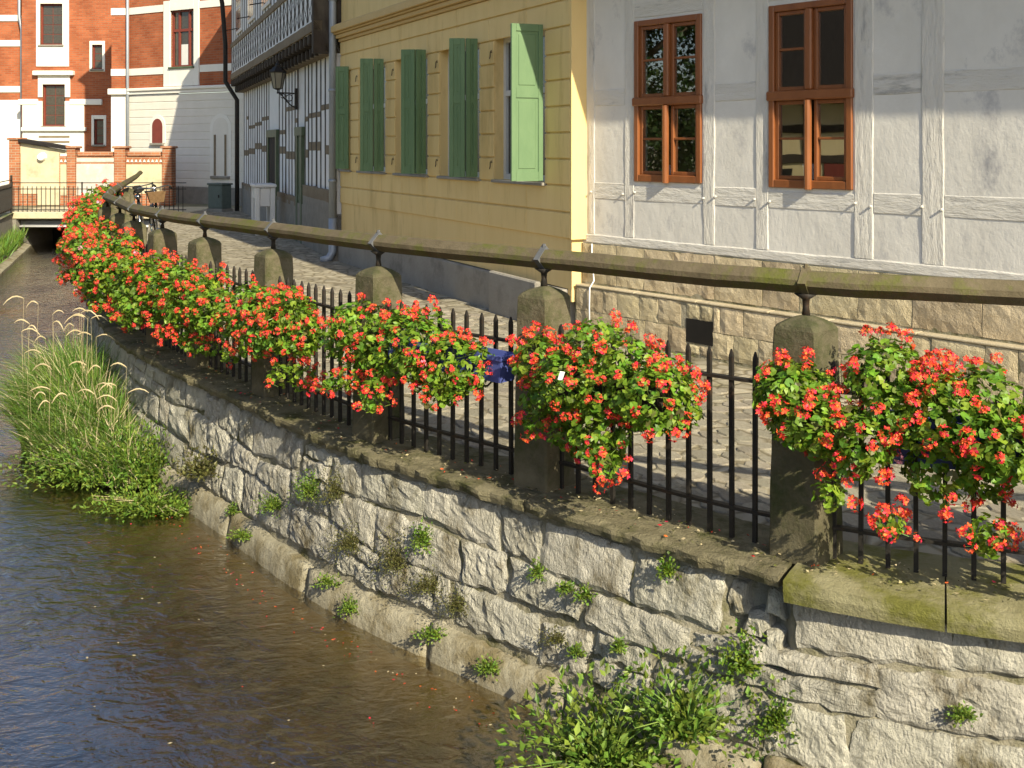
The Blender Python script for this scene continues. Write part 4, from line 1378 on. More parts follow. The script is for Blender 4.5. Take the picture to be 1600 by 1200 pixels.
# local x = to the picture's left; outward = -y world
U_A = .024706                                     # metres per image pixel at this front; ax, az take pixel columns and rows
def ax(c_): return 4.565 - c_ * U_A              # distance from the corner
def az(r_): return 7.393 - r_ * U_A              # height
A1 = (ax(98), ax(63), az(70), az(6)); A2 = (ax(102), ax(67), az(197), az(132))
A3 = (ax(160), ax(144), az(108), az(70)); A4 = (ax(162), ax(147), az(226), az(186))
mb = MB(); wall_front(mb, -.8, ax(34), 0, 9.6, [A1, A2, A3, A4], 0, .25); mb.build('brick_wall', MT['brick'], ah, fix=False)
part_box('side_wall', MT['brick'], ah, ax(33) + .02, 6.5, -4, -.7, 0, 9.6)
part_box('side_return', MT['brick'], ah, ax(34) - .02, ax(34), -.72, -.01, 0, 9.6)
for a, b, c, d, y1 in ((ax(108), A1[0], az(104), 9.6, .05), (A1[1], ax(57), az(104), 9.6, .05), (A1[0], A1[1], az(104), A1[2], .048), (A1[0], A1[1], A1[3], 9.6, .048),
                       (ax(110), A2[0], az(152), az(112), .06), (A2[1], ax(60), az(152), az(112), .06), (A2[0], A2[1], A2[3], az(112), .058),
                       (ax(132), A2[0], 0, az(158), .07), (A2[1], ax(36), 0, az(158), .07), (A2[0], A2[1], 0, A2[2], .068),
                       (ax(164), A3[0], az(112), az(64), .03), (A3[1], ax(140), az(112), az(64), .03), (A3[0], A3[1], A3[3], az(64), .028), (A3[0], A3[1], az(112), A3[2], .028),
                       (ax(166), A4[0], az(228), az(180), .03), (A4[1], ax(143), az(228), az(180), .03), (A4[0], A4[1], A4[3], az(180), .028)):
    part_box('cream_surround', MT['creamtrim'], ah, a, b, -.05, y1, c, d, bev=.01)
part_box('hood_moulding', MT['creamtrim'], ah, ax(117), ax(54), -.05, .22, az(118), az(111), bev=.02)
part_box('string_course', MT['creamtrim'], ah, ax(160), ax(110) - .001, -.05, .11, az(164), az(155), bev=.02)
part_box('string_course', MT['creamtrim'], ah, ax(60) + .001, ax(30), -.05, .11, az(164), az(155), bev=.02)
part_box('ledge', MT['creamtrim'], ah, ax(135), ax(36), -.05, .2, az(205), az(199), bev=.02)
for yy in (212, 220): part_box('ledge', MT['browntim'], ah, ax(110), ax(62), -.05, .09, az(yy + 3), az(yy))
for z in (az(25), az(65), az(138), az(160)): part_box('white_band', MT['creamtrim'], ah, ax(30), 6.5, -4, -.66, z - .12, z + .12)
part_box('white_base', MT['creamtrim'], ah, ax(33) + .03, 6.5, -4, -.64, 0, az(165))
for (a, b, c, d) in (A1, A2, A3, A4):
    mb = MB(); yb = -.16
    mb.box(a, a + .05, yb, yb + .05, c, d); mb.box(b - .05, b, yb, yb + .05, c, d); mb.box(a + .05, b - .05, yb, yb + .048, c, c + .05); mb.box(a + .05, b - .05, yb, yb + .048, d - .05, d)
    win = mb.build('window', MT['redframe'], ah, fix=False)
    nx, nzv = (2, 4) if b - a > .6 else (1, 3)
    for i in range(nx):
        for j in range(nzv):
            w0, h0 = (b - a - .1) / nx, (d - c - .1) / nzv
            part_box('pane', MT['farglass'], win, a + .05 + i * w0 + .012, a + .05 + (i + 1) * w0 - .012, yb + .01, yb + .02, c + .05 + j * h0 + .012, c + .05 + (j + 1) * h0 - .012)
    part_box('leading', MT['redframe'], win, a + .05, b - .05, yb, yb + .009, c + .05, d - .05)
    part_box('sill', MT['rubble'], win, a - .06, b + .06, -.1, .10, c - .07, c, bev=.01)
mb = MB(); mb.tube([(ax(20), -.55, 9.5), (ax(20), -.55, 6.8), (ax(25), -.5, 6.3), (ax(25), -.5, 0)], .06, n=8); mb.build('downpipe', MT['zinc'], ah, smooth=True)
mb = MB(); mb.box(-.9, 6.6, -5, .4, 9.6, 9.85); mb.add([(-.9, .5, 9.85), (6.6, .5, 9.85), (6.6, -2.2, 10.6), (-.9, -2.2, 10.6), (-.9, -5, 9.85), (6.6, -5, 9.85)], [(0, 1, 2, 3), (3, 2, 5, 4), (1, 5, 2), (0, 3, 4)])
mb.build('roof', MT['redroof'], ah)
part_box('core', MT['dark'], ah, -.8, 6.4, -5, -.9, 0, 9.5)

# ---------------------------------------------------------------- brick garden wall with plaster panels
GW = thing('garden_wall', 'brick garden wall with piers and stained plaster panels beyond the footbridge', 'wall', (-10.0, 32.0, 0), math.pi)
U_G = .018824                                     # metres per image pixel at the garden wall's depth; gx, gz take image coordinates
def gx(c_): return 5.059 - c_ * U_G
def gz(r_): return 6.052 - r_ * U_G
part_box('wall_core', MT['brick2'], GW, .0, gx(24), -.32, -.04, 0, gz(244))
for (a, b, t_) in ((269, 254, 232), (196, 179, 232), (118, 105, 232), (31, 15, 219)):
    pr_ = part_box('pier', MT['brick2'], GW, gx(a), gx(b), -.36, .05, 0, gz(t_), bev=.01)
    part_box('pier_cap', MT['brick2'], pr_, gx(a) - .05, gx(b) + .05, -.41, .10, gz(t_), gz(t_) + .07, bev=.02)
for (a, b, c, d, mm) in ((254, 196, 303, 257, 'panel'), (179, 118, 305, 256, 'panelgrey'), (105, 93, 305, 257, 'panel'), (70, 31, 303, 232, 'panel')):
    part_box('panel', MT[mm], GW, gx(a) + .01, gx(b) - .01, -.1, -.025, gz(c), gz(d), bev=.004)
part_box('panel', MT['panelgrey'], GW, gx(178), gx(119), -.1, -.022, gz(253), gz(247), bev=.004)
part_box('panel', MT['panel'], GW, gx(92), gx(58), -.1, -.018, .02, gz(236), bev=.004)
for (a, b) in ((254, 196), (105, 92)):
    n = int((gx(b) - gx(a)) / .12)
    for i in range(n):
        x0 = gx(a) + (gx(b) - gx(a)) * (i + .5) / n
        mb = MB(); mb.prism([(x0 - .04, gz(253)), (x0 + .04, gz(253)), (x0, gz(249))], -.06, -.015); mb.build('frieze_tile', MT['creamtrim'], GW)
for (a, b) in ((254, 196), (179, 118)):
    part_box('wall_cap', MT['brick2'], GW, gx(a) + .05, gx(b) - .05, -.38, .02, gz(244), gz(237), bev=.02)
mb = MB(); mb.prism([(gx(105), gz(234)), (gx(31), gz(222)), (gx(31), gz(217)), (gx(105), gz(229))], -.5, .12); mb.build('sloping_cap', MT['slate'], GW)
mb = MB(); mb.prism([(gx(104), gz(236)), (gx(31), gz(223)), (gx(31), gz(240)), (gx(104), gz(240))], -.3, -.03); mb.build('gable_panel', MT['panel'], GW)
mb = MB(); mb.tube([(gx(66), -.03, gz(245)), (gx(66), .12, gz(245))], [.14, .10], n=12); mb.build('round_vent', MT['paper'], GW)

# ================================================================== FOOTBRIDGE AND FAR RAILINGS
fb = thing('footbridge', 'small stone-edged footbridge with thin iron railing and steel beam beneath', 'bridge', (-11.6, 29.0, 0))
part_box('deck', MT['panel'], fb, -1.9, 3.0, 0, 2.5, -.19, .0, bev=.02)
part_box('beam', MT['steel'], fb, -1.6, 3.0, .25, .45, -.42, -.24, bev=.01)
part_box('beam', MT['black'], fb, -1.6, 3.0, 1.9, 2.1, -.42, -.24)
mb = MB(); mb.tube([(-1.6, .18, -.40), (3.0, .18, -.40)], .028, n=8); mb.build('conduit', MT['pipe'], fb, smooth=True)
part_box('abutment', MT['rubble'], fb, -2.4, -1.62, .0, 2.6, -1.6, -.2)
part_box('abutment', MT['rubble'], fb, 2.2, 3.2, .0, 2.6, -1.6, -.2)
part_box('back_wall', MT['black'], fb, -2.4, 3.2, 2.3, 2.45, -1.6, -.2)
for zz, rr in ((.775, .012), (.61, .012), (.055, .012)):
    mb = MB(); mb.tube([(-1.75, .05, zz), (2.9, .05, zz)], rr, n=6); mb.build('rail', MT['iron'], fb)
mb = MB(); mb.tube([(0, 0, -.02), (0, 0, .66)], .011, n=5); mb.tube([(0, 0, .66), (0, 0, .70)], [.011, .002], n=5)
thin = mb.mesh('bar', MT['iron'], fix=True)
for k in range(38): inst('bar', thin, fb, (-1.7 + k * .122, .05, 0))
for x in (-1.75, .12, 2.0):
    mb = MB(); mb.tube([(x, .05, -.1), (x, .05, .80)], .022, n=6); mb.build('post', MT['iron'], fb)

for seg, (t0, t1, txt) in enumerate(((0.0, .45, 'dark iron railing on the far bank ending at the footbridge'), (.45, 1.0, 'second length of dark iron railing along the far bank'))):
    p, A = left_s(t0); q, A2_ = left_s(t1)
    a = p + A * .55; b = q + A2_ * .55
    if seg == 0: a = Vector((-13.3, 28.9))
    rt = thing('bank_railing', txt, 'railing', (a.x, a.y, 0), 0, 'iron railings on the far bank')
    D = b - a
    n = int(D.length / .12)
    for zz in (.86, .68, .10):
        mb = MB(); mb.tube([(0, 0, zz), (D.x, D.y, zz)], .013, n=6); mb.build('rail', MT['iron'], rt)
    for k in range(n + 1):
        inst('bar', thin, rt, (D.x * k / n, D.y * k / n, .08))
    mb = MB(); mb.tube([(0, 0, -.1), (0, 0, .98)], .03, n=8); mb.build('post', MT['iron'], rt)
    mb = MB(); mb.box(-.1, .1, -.1, .1, -.02, .02); 

# ================================================================== OPPOSITE BANK (seen in the window panes)
ob = thing('opposite_house', 'low yellow half-timbered house on the opposite bank, mirrored in the window panes', 'house', (-9.6, 2.0, 0), R(-90) + math.pi)
# local x runs to +Y world, outward = ... faces the river (+X)
ob.rotation_euler = (0, 0, R(-90))
# local x -> -Y world, local y -> +X world (outward)
part_box('wall', MT['ochre'], ob, -6.6, 4, -4, 0, -.1, 2.75)
for x in (-6.5, -5.6, -4.7, -3.4, -2.2, -1.0, .4, 1.8, 3.2):
    timber(ob, x - .07, x + .07, 1.45, 2.75, .03, MT['oldtim'], 'stud', seed=x)
for z in (1.45, 2.0, 2.55):
    timber(ob, -6.6, 4, z, z + .15, .035, MT['oldtim'], 'rail', seed=z)
part_box('door', MT['redframe'], ob, -5.3, -4.55, -.02, .02, -.1, 1.44)
part_box('window', MT['black'], ob, -6.2, -5.85, -.02, .02, .95, 1.35)
mb = MB()
mb.add([(-6.9, .5, 2.62), (4.3, .5, 2.62), (4.3, -2.0, 6.2), (-6.9, -2.0, 6.2), (-6.9, -4.5, 2.62), (4.3, -4.5, 2.62)], [(0, 1, 2, 3), (3, 2, 5, 4), (1, 5, 2), (0, 3, 4), (0, 4, 5, 1)])
mb.build('roof', MT['slate'], ob)


# ================================================================== FOLIAGE HELPERS
def leaf_verts(pos, nrm, size, r_, lobes=5):
    """A round, slightly cupped, notched leaf."""
    n = nrm.normalized()
    a = n.orthogonal().normalized()
    ang0 = r_.uniform(0, 6.28)
    a = a * math.cos(ang0) + n.cross(a) * math.sin(ang0)
    b = n.cross(a)
    out = [pos - n * size * .12]
    k = 7
    for i in range(k):
        t_ = -2.6 + 5.2 * i / (k - 1)
        rr = size * (.92 if i % 2 else 1.05)
        out.append(pos + (a * math.cos(t_) + b * math.sin(t_)) * rr + n * size * (.10 if i % 2 else -.02))
    return out, [(0, i, i + 1) for i in range(1, k)]


def blade_leaf(pos, d, nrm, ln, wd):
    """A pointed leaf: four faces."""
    d = d.normalized(); side = d.cross(nrm).normalized()
    nn = side.cross(d).normalized()
    m1 = pos + d * ln * .4 - nn * ln * .02
    return [pos, m1 + side * wd / 2 + nn * wd * .15, m1, m1 - side * wd / 2 + nn * wd * .15, pos + d * ln - nn * ln * .12], [(0, 2, 1), (0, 3, 2), (1, 2, 4), (2, 3, 4)]


def rdir(r_):
    while True:
        v_ = Vector((r_.uniform(-1, 1), r_.uniform(-1, 1), r_.uniform(-1, 1)))
        if .05 < v_.length < 1: return v_.normalized()


def head_mesh(seed, mats, nfl=11):
    """A geranium flower head: florets of five narrow petals on short stalks."""
    r_ = random.Random(seed)
    mb = MB()
    for i in range(nfl):
        d = rdir(r_)
        d.z = d.z * .75 + .35
        d.normalize()
        c_ = d * r_.uniform(.018, .031)
        a = d.orthogonal().normalized(); b = d.cross(a)
        off = r_.uniform(0, 6)
        mb.add([Vector((0, 0, -.03)), c_, c_ + a * .0016], [(0, 1, 2)], 1)
        for k in range(5):
            t_ = off + k * 1.2566 + r_.uniform(-.2, .2)
            e1 = a * math.cos(t_) + b * math.sin(t_)
            e2 = d.cross(e1)
            L_ = r_.uniform(.012, .0165)
            wv = L_ * .34
            up = d * L_ * r_.uniform(.1, .55)
            mb.add([c_, c_ + e1 * L_ * .62 + e2 * wv + up * .6, c_ + e1 * L_ + up, c_ + e1 * L_ * .62 - e2 * wv + up * .6], [(0, 1, 2, 3)], 0)
    mb.tube([(0, 0, -.085), (.004, 0, -.03)], .0017, n=3, mi=1)
    return mb.mesh('flower_head', mats)


HEADS = [head_mesh(k, [MT['petal'], MT['stalk']], nfl) for k, nfl in enumerate((8, 10, 12, 13, 9, 14, 11, 7))]
PINK = head_mesh(77, [MT['petal_pink'], MT['stalk']], 8)


def align(d):
    return Vector((0, 0, 1)).rotation_difference(d.normalized())


def geranium(label, s0, s1, seed, n_leaf, n_head, zc=.60, hh_=.30, depth=.24, out=.14, droop=.25, taper=1.0, lsize=.0195, pink=0, hsc=1.0, topw=1.0):
    r_ = random.Random(seed)
    sc_ = (s0 + s1) / 2; half = (s1 - s0) / 2
    base = W(sc_, out, 0)
    root = thing('geranium_plant', label, 'flowers', tuple(base), 0, 'red geraniums hanging over the fence')
    blobs = []
    nb = int(18 + half * 34)
    for i in range(nb):
        u_ = r_.uniform(-1, 1)
        env = (1 - abs(u_) ** 3 * .55 * taper)
        zz = zc + hh_ * env * r_.uniform(-.8, .75) * topw
        o_ = out + depth * env * r_.uniform(-.55, .75)
        rr = r_.uniform(.06, .14)
        blobs.append((W(sc_ + u_ * (half - .06), o_, zz) - base, rr))
    k_ = int(half * 2 / .13)
    for i in range(k_ + 1):                           # an unbroken core
        u_ = -1 + 2 * i / k_
        blobs.append((W(sc_ + u_ * (half - .13), out + r_.uniform(-.04, .08), zc + r_.uniform(-.08, .06)) - base, r_.uniform(.10, .15)))
    nd = int(3 + half * 9 * droop * 4)
    for i in range(nd):                               # trailing shoots
        u_ = r_.uniform(-.85, .85)
        zz = zc - hh_ * r_.uniform(.7, 1.35)
        blobs.append((W(sc_ + u_ * half, out + depth * r_.uniform(.1, .8), max(.12, zz)) - base, r_.uniform(.045, .09)))
    fol = MB()
    tot = sum(b_[1] ** 2 for b_ in blobs)
    made = 0
    heads = []
    for (c_, rr) in blobs:
        n = int(n_leaf * rr * rr / tot)
        for i in range(n):
            d = rdir(r_)
            p = c_ + d * rr * r_.uniform(.72, 1.08)
            if any((p - c2).length < r2 * .68 for c2, r2 in blobs): continue
            nn = (d * .8 + Vector((0, 0, .55)) + rdir(r_) * .65)
            v_, f_ = leaf_verts(p, nn, lsize * r_.uniform(.65, 1.2), r_)
            fol.add(v_, f_, 2 if r_.random() < .035 else 0)
        # a few dangling stalks
        for i in range(2):
            d = rdir(r_)
            fol.tube([c_, c_ + d * rr * .9 + Vector((0, 0, .01))], .0022, n=3, mi=1, cap=False)
    fol.build('foliage', [MT['leaf'], MT['stalk'], MT['weed_brown']], root, fix=False, kind='stuff')
    tries = 0
    pts = []
    tow = (Vector((0, 0, EYE)) - base).normalized()
    while len(pts) < n_head and tries < n_head * 40:
        tries += 1
        c_, rr = r_.choice(blobs)
        d = rdir(r_)
        if d.dot(Vector((.25, -.6, .55))) < -.12 and r_.random() < .93: continue
        p = c_ + d * (rr * 1.0 + r_.uniform(.008, .045))
        if any((p - c2).length < r2 * .93 for c2, r2 in blobs): continue
        if any((p - q).length < .042 for q in pts): continue
        pts.append(p)
        me = HEADS[r_.randrange(len(HEADS))]
        if pink and len(pts) % max(1, n_head // pink) == 3: me = PINK
        dd = (d + Vector((0, 0, .5)) + rdir(r_) * .3)
        inst('flower_head', me, root, p, align(dd), r_.uniform(.62, 1.15) * hsc)
    return root


P_ = POST_S
geranium('broad red geranium mass hanging at the right edge, covering the foot of the nearest pillar', -1.35, .08, 11, 10500, 235, zc=.66, hh_=.29, depth=.26, out=.22, pink=2, droop=.16, hsc=1.05)
geranium('rounded red geranium with lush leaves between the two nearest pillars, beside bare bars', P_[2] - 1.02, P_[2] - .04, 12, 6500, 115, zc=.63, hh_=.26, depth=.23, out=.22, droop=.16, hsc=1.05)
geranium('red geranium spilling from the blue planter between second and third pillars', P_[3] - 1.06, P_[3] + .08, 13, 6200, 130, zc=.64, hh_=.24, depth=.22, out=.21, pink=1, droop=.16, hsc=.9)
geranium('red geranium between third and fourth pillars from the right, trailing to the kerb', P_[4] - 1.10, P_[4] + .06, 14, 5600, 125, zc=.63, hh_=.23, depth=.22, out=.21, droop=.16, hsc=.9)
geranium('red geranium with low drooping clusters in front of the fourth and fifth pillars', P_[5] - .94, P_[5] + .12, 15, 4600, 100, zc=.60, hh_=.26, depth=.24, out=.22, droop=.3, lsize=.020, hsc=.92)
geranium('red geranium mass before the fifth and sixth pillars from the right', P_[6] - .82, P_[6] + .16, 16, 3600, 100, zc=.60, hh_=.25, depth=.25, out=.22, lsize=.023, pink=1)
geranium('red and pink geranium mass before the seventh pillar from the right', P_[7] - .85, P_[7] + .20, 17, 3000, 110, zc=.61, hh_=.27, depth=.26, out=.24, lsize=.025, pink=2)
geranium('dense red geraniums at the bend of the fence, lower clump over the grass', P_[8] - .9, P_[8] + .40, 18, 2600, 145, zc=.64, hh_=.30, depth=.27, out=.26, lsize=.027, pink=2, hsc=1.05)
geranium('dense red geraniums along the far bend, just above the bridge line', P_[9] - 1.0, P_[9] + .45, 19, 2200, 145, zc=.68, hh_=.32, depth=.27, out=.28, lsize=.028, pink=2, hsc=1.1)
geranium('far red geraniums past the bend, nearest of the last three clumps', P_[10] - 1.0, P_[10] + .45, 20, 1900, 135, zc=.74, hh_=.34, depth=.26, out=.25, lsize=.03, pink=1, hsc=1.15)
geranium('far red geraniums past the bend, middle of the last three clumps', P_[11] - 1.05, P_[11] + .5, 22, 1600, 120, zc=.78, hh_=.36, depth=.25, out=.22, lsize=.032, hsc=1.2)
geranium('farthest red geraniums at the end of the fence, beside the handrail tip', P_[12] - 1.05, P_[12] + .7, 23, 1500, 120, zc=.82, hh_=.36, depth=.22, out=.2, lsize=.034, hsc=1.25)


# planters the flowers grow in
def planter(label, s0, s1, mat_, off=.10, z0=.47, z1=.66):
    c_ = W((s0 + s1) / 2, off, z0)
    p, T, Nn = F((s0 + s1) / 2)
    L_ = (s1 - s0) / 2
    mb = MB()
    def ring(hx, hy, z): return [(-hx, -hy, z), (hx, -hy, z), (hx, hy, z), (-hx, hy, z)]
    h = z1 - z0
    mb.loft([ring(L_ * .96, .055, 0), ring(L_, .068, h * .84), ring(L_ + .010, .078, h * .85), ring(L_ + .010, .078, h), ring(L_ - .006, .062, h), ring(L_ - .010, .058, h * .8)])
    rt = thing('planter_box', label, 'planter', tuple(c_), math.atan2(T.y, T.x), 'planter boxes on the railing')
    mb.build('box', mat_, rt)
    for x in (-L_ * .6, L_ * .6):                     # hook brackets over the railing
        b_ = MB(); b_.tube([(x, .085, h), (x, .10, -.03), (x, -.02, -.05), (x, -.08, -.02), (x, -.10, h + .03)], .006, n=5); b_.build('bracket', MT['iron'], rt)


planter('blue plastic planter box sticking out beside the second pillar, geraniums spilling over it', P_[2] + .13, P_[3] - .32, MT['bluebox'], off=.12, z0=.53, z1=.67)
planter('blue planter box almost hidden in the nearest and widest geraniums', -1.05, -.30, MT['bluebox'], off=.06)
planter('planter box hidden in the leaves between the two nearest pillars', P_[2] - .85, P_[2] - .15, MT['darkbox'], off=.10)
# white plant tag among the leaves
pt = MB(); pt.box(-.012, .012, -.002, .002, 0, .042, bev=.001)
o = pt.build('plant_tag', MT['paper'], None, fix=False, label='small white plant tag stuck among the leaves left of the bare bars', cat='tag')
o.location = W(.92, .50, .70); o.rotation_euler = (.3, .2, .3)

# ================================================================== GRASS ISLAND
gi = thing('reed_clump', 'tall green grass clump with pale drooping seed heads growing at the foot of the wall', 'grass', (-3.55, 9.75, WATER))
rg = random.Random(31)
GO = gi.location.copy()


def isl(p):                                          # footprint of the clump (metres)
    return ((p.x + 3.48) * .80 + (p.y - 9.8) * .55) ** 2 / .80 ** 2 + (-(p.x + 3.53) * .55 + (p.y - 9.8) * .83) ** 2 / 1.45 ** 2


mb = MB()                                            # mud hump
n = 22
for j in range(6):
    for i in range(n):
        a = i * 2 * math.pi / n; rr = (1 - j / 5)
        rr2 = rr * (1 + .15 * nz(math.cos(a) * 2, math.sin(a) * 2))
        lx, ly = .95 * rr2 * math.cos(a), 1.5 * rr2 * math.sin(a)
        mb.v.append((lx * .83 - ly * .55, lx * .55 + ly * .83, -.45 + .58 * (1 - rr ** 2.6) + .03 * nz(lx * 3, ly * 3)))
for j in range(5):
    for i in range(n):
        mb.f.append((j * n + i, j * n + (i + 1) % n, (j + 1) * n + (i + 1) % n, (j + 1) * n + i)); mb.m.append(0)
mb.build('mud_bank', MT['soil'], gi, smooth=True)
mb = MB()
cnt = 0
while cnt < 9500:
    p = Vector((rg.uniform(-5.0, -1.9), rg.uniform(8.45, 11.6)))
    q = isl(p)
    if q > 1 or rg.random() > 1.15 - q * .75: continue
    if land_side(p) < .42: continue
    cnt += 1
    front = (p.y - 8.2) / 3.0
    h = (.28 + .88 * max(0, min(1, front)) + .12 * rg.random()) * rg.uniform(.65, 1.12) * (1.1 - .35 * q)
    lean = Vector((rg.gauss(0, .7) - .25, rg.gauss(0, .7) - .1, 0)) * .6
    w_ = rg.uniform(.003, .0075)
    b0 = Vector((p.x, p.y, WATER + .02)) - GO
    side = Vector((rg.uniform(-1, 1), rg.uniform(-.4, .4), 0)).normalized() * w_
    pts = []
    for k in range(4):
        f_ = k / 3
        pts.append(b0 + lean * h * f_ * f_ + Vector((0, 0, h * (f_ - .18 * f_ ** 3 * lean.length * 2))))
    v_ = []
    for k in range(3):
        ww = side * (1 - .3 * k / 2)
        v_ += [pts[k] - ww, pts[k] + ww]
    v_.append(pts[3])
    mb.add(v_, [(0, 1, 3, 2), (2, 3, 5, 4), (4, 5, 6)], 0 if rg.random() > .14 else 1)
mb.build('blades', [MT['grass'], MT['straw']], gi, fix=False, kind='stuff')
for k in range(34):                                   # drooping seed heads
    while True:
        p = Vector((rg.uniform(-5.1, -2.7), rg.uniform(8.3, 11.6)))
        if isl(p) < 1.15 and land_side(p) > .45: break
    h = rg.uniform(.75, 1.3) * (1 if p.y > 9.2 else .75)
    d = Vector((rg.choice((-1, -1, -1, 1)) * rg.uniform(.6, 1), rg.uniform(-.4, .4), 0)).normalized()
    top = Vector((p.x, p.y, WATER + h)) - GO
    mb = MB()
    L_ = rg.uniform(.09, .2)
    dr_ = rg.uniform(.2, 1.3)
    pts = [top + d * L_ * f_ + Vector((0, 0, .045 * math.sin(f_ * 2.4) - .07 * dr_ * f_ * f_)) for f_ in (0, .15, .35, .55, .8, 1)]
    mb.tube(pts, [.002, .0045, .0065, .0065, .005, .0015], n=5)
    mb.tube([Vector((p.x, p.y, WATER)) - GO, (Vector((p.x, p.y, WATER + h * .6)) - GO) + d * .015, top], .0014, n=3, cap=False)
    mb.build('seed_head', MT['straw'], gi)


def weed(label, name, base, rad, n, seed, mat_, ln=.06, wd=.03, flat=.6, cat='plant', group=None, stems=0, out=None, straw=0, mats=None):
    """A low leafy plant: pointed leaves on short shoots around a centre."""
    r_ = random.Random(seed)
    root = thing(name, label, cat, tuple(base), 0, group)
    mb = MB()
    for i in range(n):
        d = rdir(r_)
        d.z = abs(d.z) * flat if out is None else d.z
        q_ = min(1.12, abs(r_.gauss(0, .55)) + .1)
        p = Vector((d.x * rad[0], d.y * rad[1], d.z * rad[2])) * q_
        if out is None and flat == 1.0: p.z -= rad[2] * .35 * q_
        if out is not None:
            p += out * (.6 * abs(d.dot(out)) * rad[0])
        dd = (p.normalized() * .7 + rdir(r_) * .7 + Vector((0, 0, .15)))
        nn = Vector((0, 0, 1)) + rdir(r_) * .7 + (out * .8 if out is not None else Vector((0, 0, 0)))
        v_, f_ = blade_leaf(p, dd, nn, ln * r_.uniform(.6, 1.2), wd * r_.uniform(.6, 1.2))
        mb.add(v_, f_, 0)
    mb.build('leaves', mat_, root, fix=False, kind='stuff')
    if stems:
        mb = MB()
        for i in range(stems):
            d = rdir(r_); d.z = abs(d.z) * .5 + .1
            e_ = Vector((d.x * rad[0], d.y * rad[1], d.z * rad[2])) * r_.uniform(.8, 1.15)
            mb.tube([(0, 0, -.03), e_ * .5 + Vector((0, 0, .04)), e_], [.0035, .003, .0012], n=4, cap=False)
        mb.build('stems', MT['straw'] if straw else MT['stalk'], root, fix=False, kind='stuff')
    return root


weed('low leafy water weed floating in front of the grass clump, nearest the open water', 'water_weed', (-2.68, 8.10, WATER + .0), (.52, .22, .22), 2800, 41, MT['weed'], .045, .02, stems=14, straw=1)
weed('broad-leaved weeds along the front edge of the grass clump', 'bank_weed', (-3.30, 8.75, WATER + .02), (.75, .30, .52), 4600, 42, MT['weed'], .045, .020, stems=10)
weed('bushy weed between the grass clump and the river wall', 'bank_weed', (-2.88, 8.70, WATER + .05), (.42, .36, .66), 3400, 43, MT['weed'], .045, .022, stems=10)
weed('dark trailing weed hanging on the wall beside the grass clump', 'bank_weed', tuple(W(4.72, .36, -.62)), (.20, .14, .30), 900, 44, MT['weed_brown'], .035, .02)
# the large bushes at the wall foot nearest the viewer
weed('big leafy green bush at the foot of the wall, bottom of the picture', 'nettle_bush', tuple(W(.66, .52, WATER - .02)), (.42, .28, .66), 1900, 45, MT['weed'], .050, .028, stems=34)
weed('smaller bright weed leaning out of the wall above the big bush', 'nettle_bush', tuple(W(.36, .42, -.72)), (.28, .18, .54), 900, 46, MT['weed'], .045, .026, stems=20)
for k, (s, z, a, b, n) in enumerate(((.16, -.42, .16, .26, 900), (.02, -.62, .2, .26, 1000), (.10, -.85, .2, .2, 800))):
    weed(('trailing small-leaved ivy, top of the hanging strip by the stone gap', 'trailing small-leaved ivy, middle of the hanging strip by the stone gap', 'trailing small-leaved ivy, lowest part of the strip above the water')[k],
         'ivy', tuple(W(s, .29, z)), (a * .8, .05, b), int(n * .6), 50 + k, MT['ivy'], .022, .018, flat=1.0, group='ivy on the river wall', out=None)
TUFTS = [(1.26, -.33, .065, 'weed', 'under the second pillar, upper joint'), (1.07, -.35, .05, 'weed', 'just right of the second pillar'), (.95, -.35, .06, 'weed', 'in the joint midway between the two nearest pillars'),
         (.51, -.12, .07, 'ivy', 'right below the coping, yellowish'), (1.11, -.60, .065, 'weed_brown', 'low on the wall below the second pillar'), (.98, -.62, .05, 'weed', 'low on the wall near the big bush'),
         (.74, -.52, .05, 'weed', 'above the big bush'), (1.92, -.80, .085, 'weed', 'in the footing joint left of the second pillar'), (1.50, -.84, .08, 'weed', 'at the footing straight under the second pillar'),
         (2.58, -.86, .085, 'weed', 'at the water line under the third pillar'), (2.08, -.37, .11, 'weed', 'high between second and third pillars'), (2.02, -.60, .10, 'weed_brown', 'reddish brown, mid wall between second and third pillars'),
         (1.80, -.64, .09, 'weed_brown', 'reddish brown, right of the mid wall clump'), (2.28, -.54, .13, 'weed_brown', 'large and brownish, left of the mid wall clump'), (2.79, -.78, .08, 'weed', 'on the footing under the third pillar'),
         (2.68, -.55, .12, 'weed_brown', 'brownish, below the third pillar'), (4.22, -.76, .06, 'weed', 'low, nearest to the grass clump'), (3.92, -.84, .09, 'weed', 'at the water line, below the fourth pillar'),
         (3.60, -.57, .13, 'weed', 'mid wall between third and fourth pillars'), (3.14, -.36, .14, 'weed', 'high on the wall between third and fourth pillars'), (2.86, -.30, .11, 'weed_brown', 'brownish, high under the third pillar'),
         (-.62, -.42, .06, 'weed', 'on the big stones at the right edge')]
for k, (s, z, r0, mm, txt) in enumerate(TUFTS):
    br_ = mm == 'weed_brown'
    if br_: r0 *= 1.45
    weed(('dry brownish wall growth ' if br_ else 'small wall plant ') + txt, 'wall_plant', tuple(W(s, face_off(z) + .045 + (.05 if z < -.76 else 0), z)), (r0 * (.7 + .5 * ((k * 37) % 10) / 10), r0 * .35, r0 * (1.6 - .7 * ((k * 37) % 10) / 10)), int(120 + 9000 * r0 * r0 * (5 if br_ else 4)), 60 + k, MT[mm], .014 if br_ else .019, .008 if br_ else .012, flat=1.0, group='plants rooted in the wall joints')

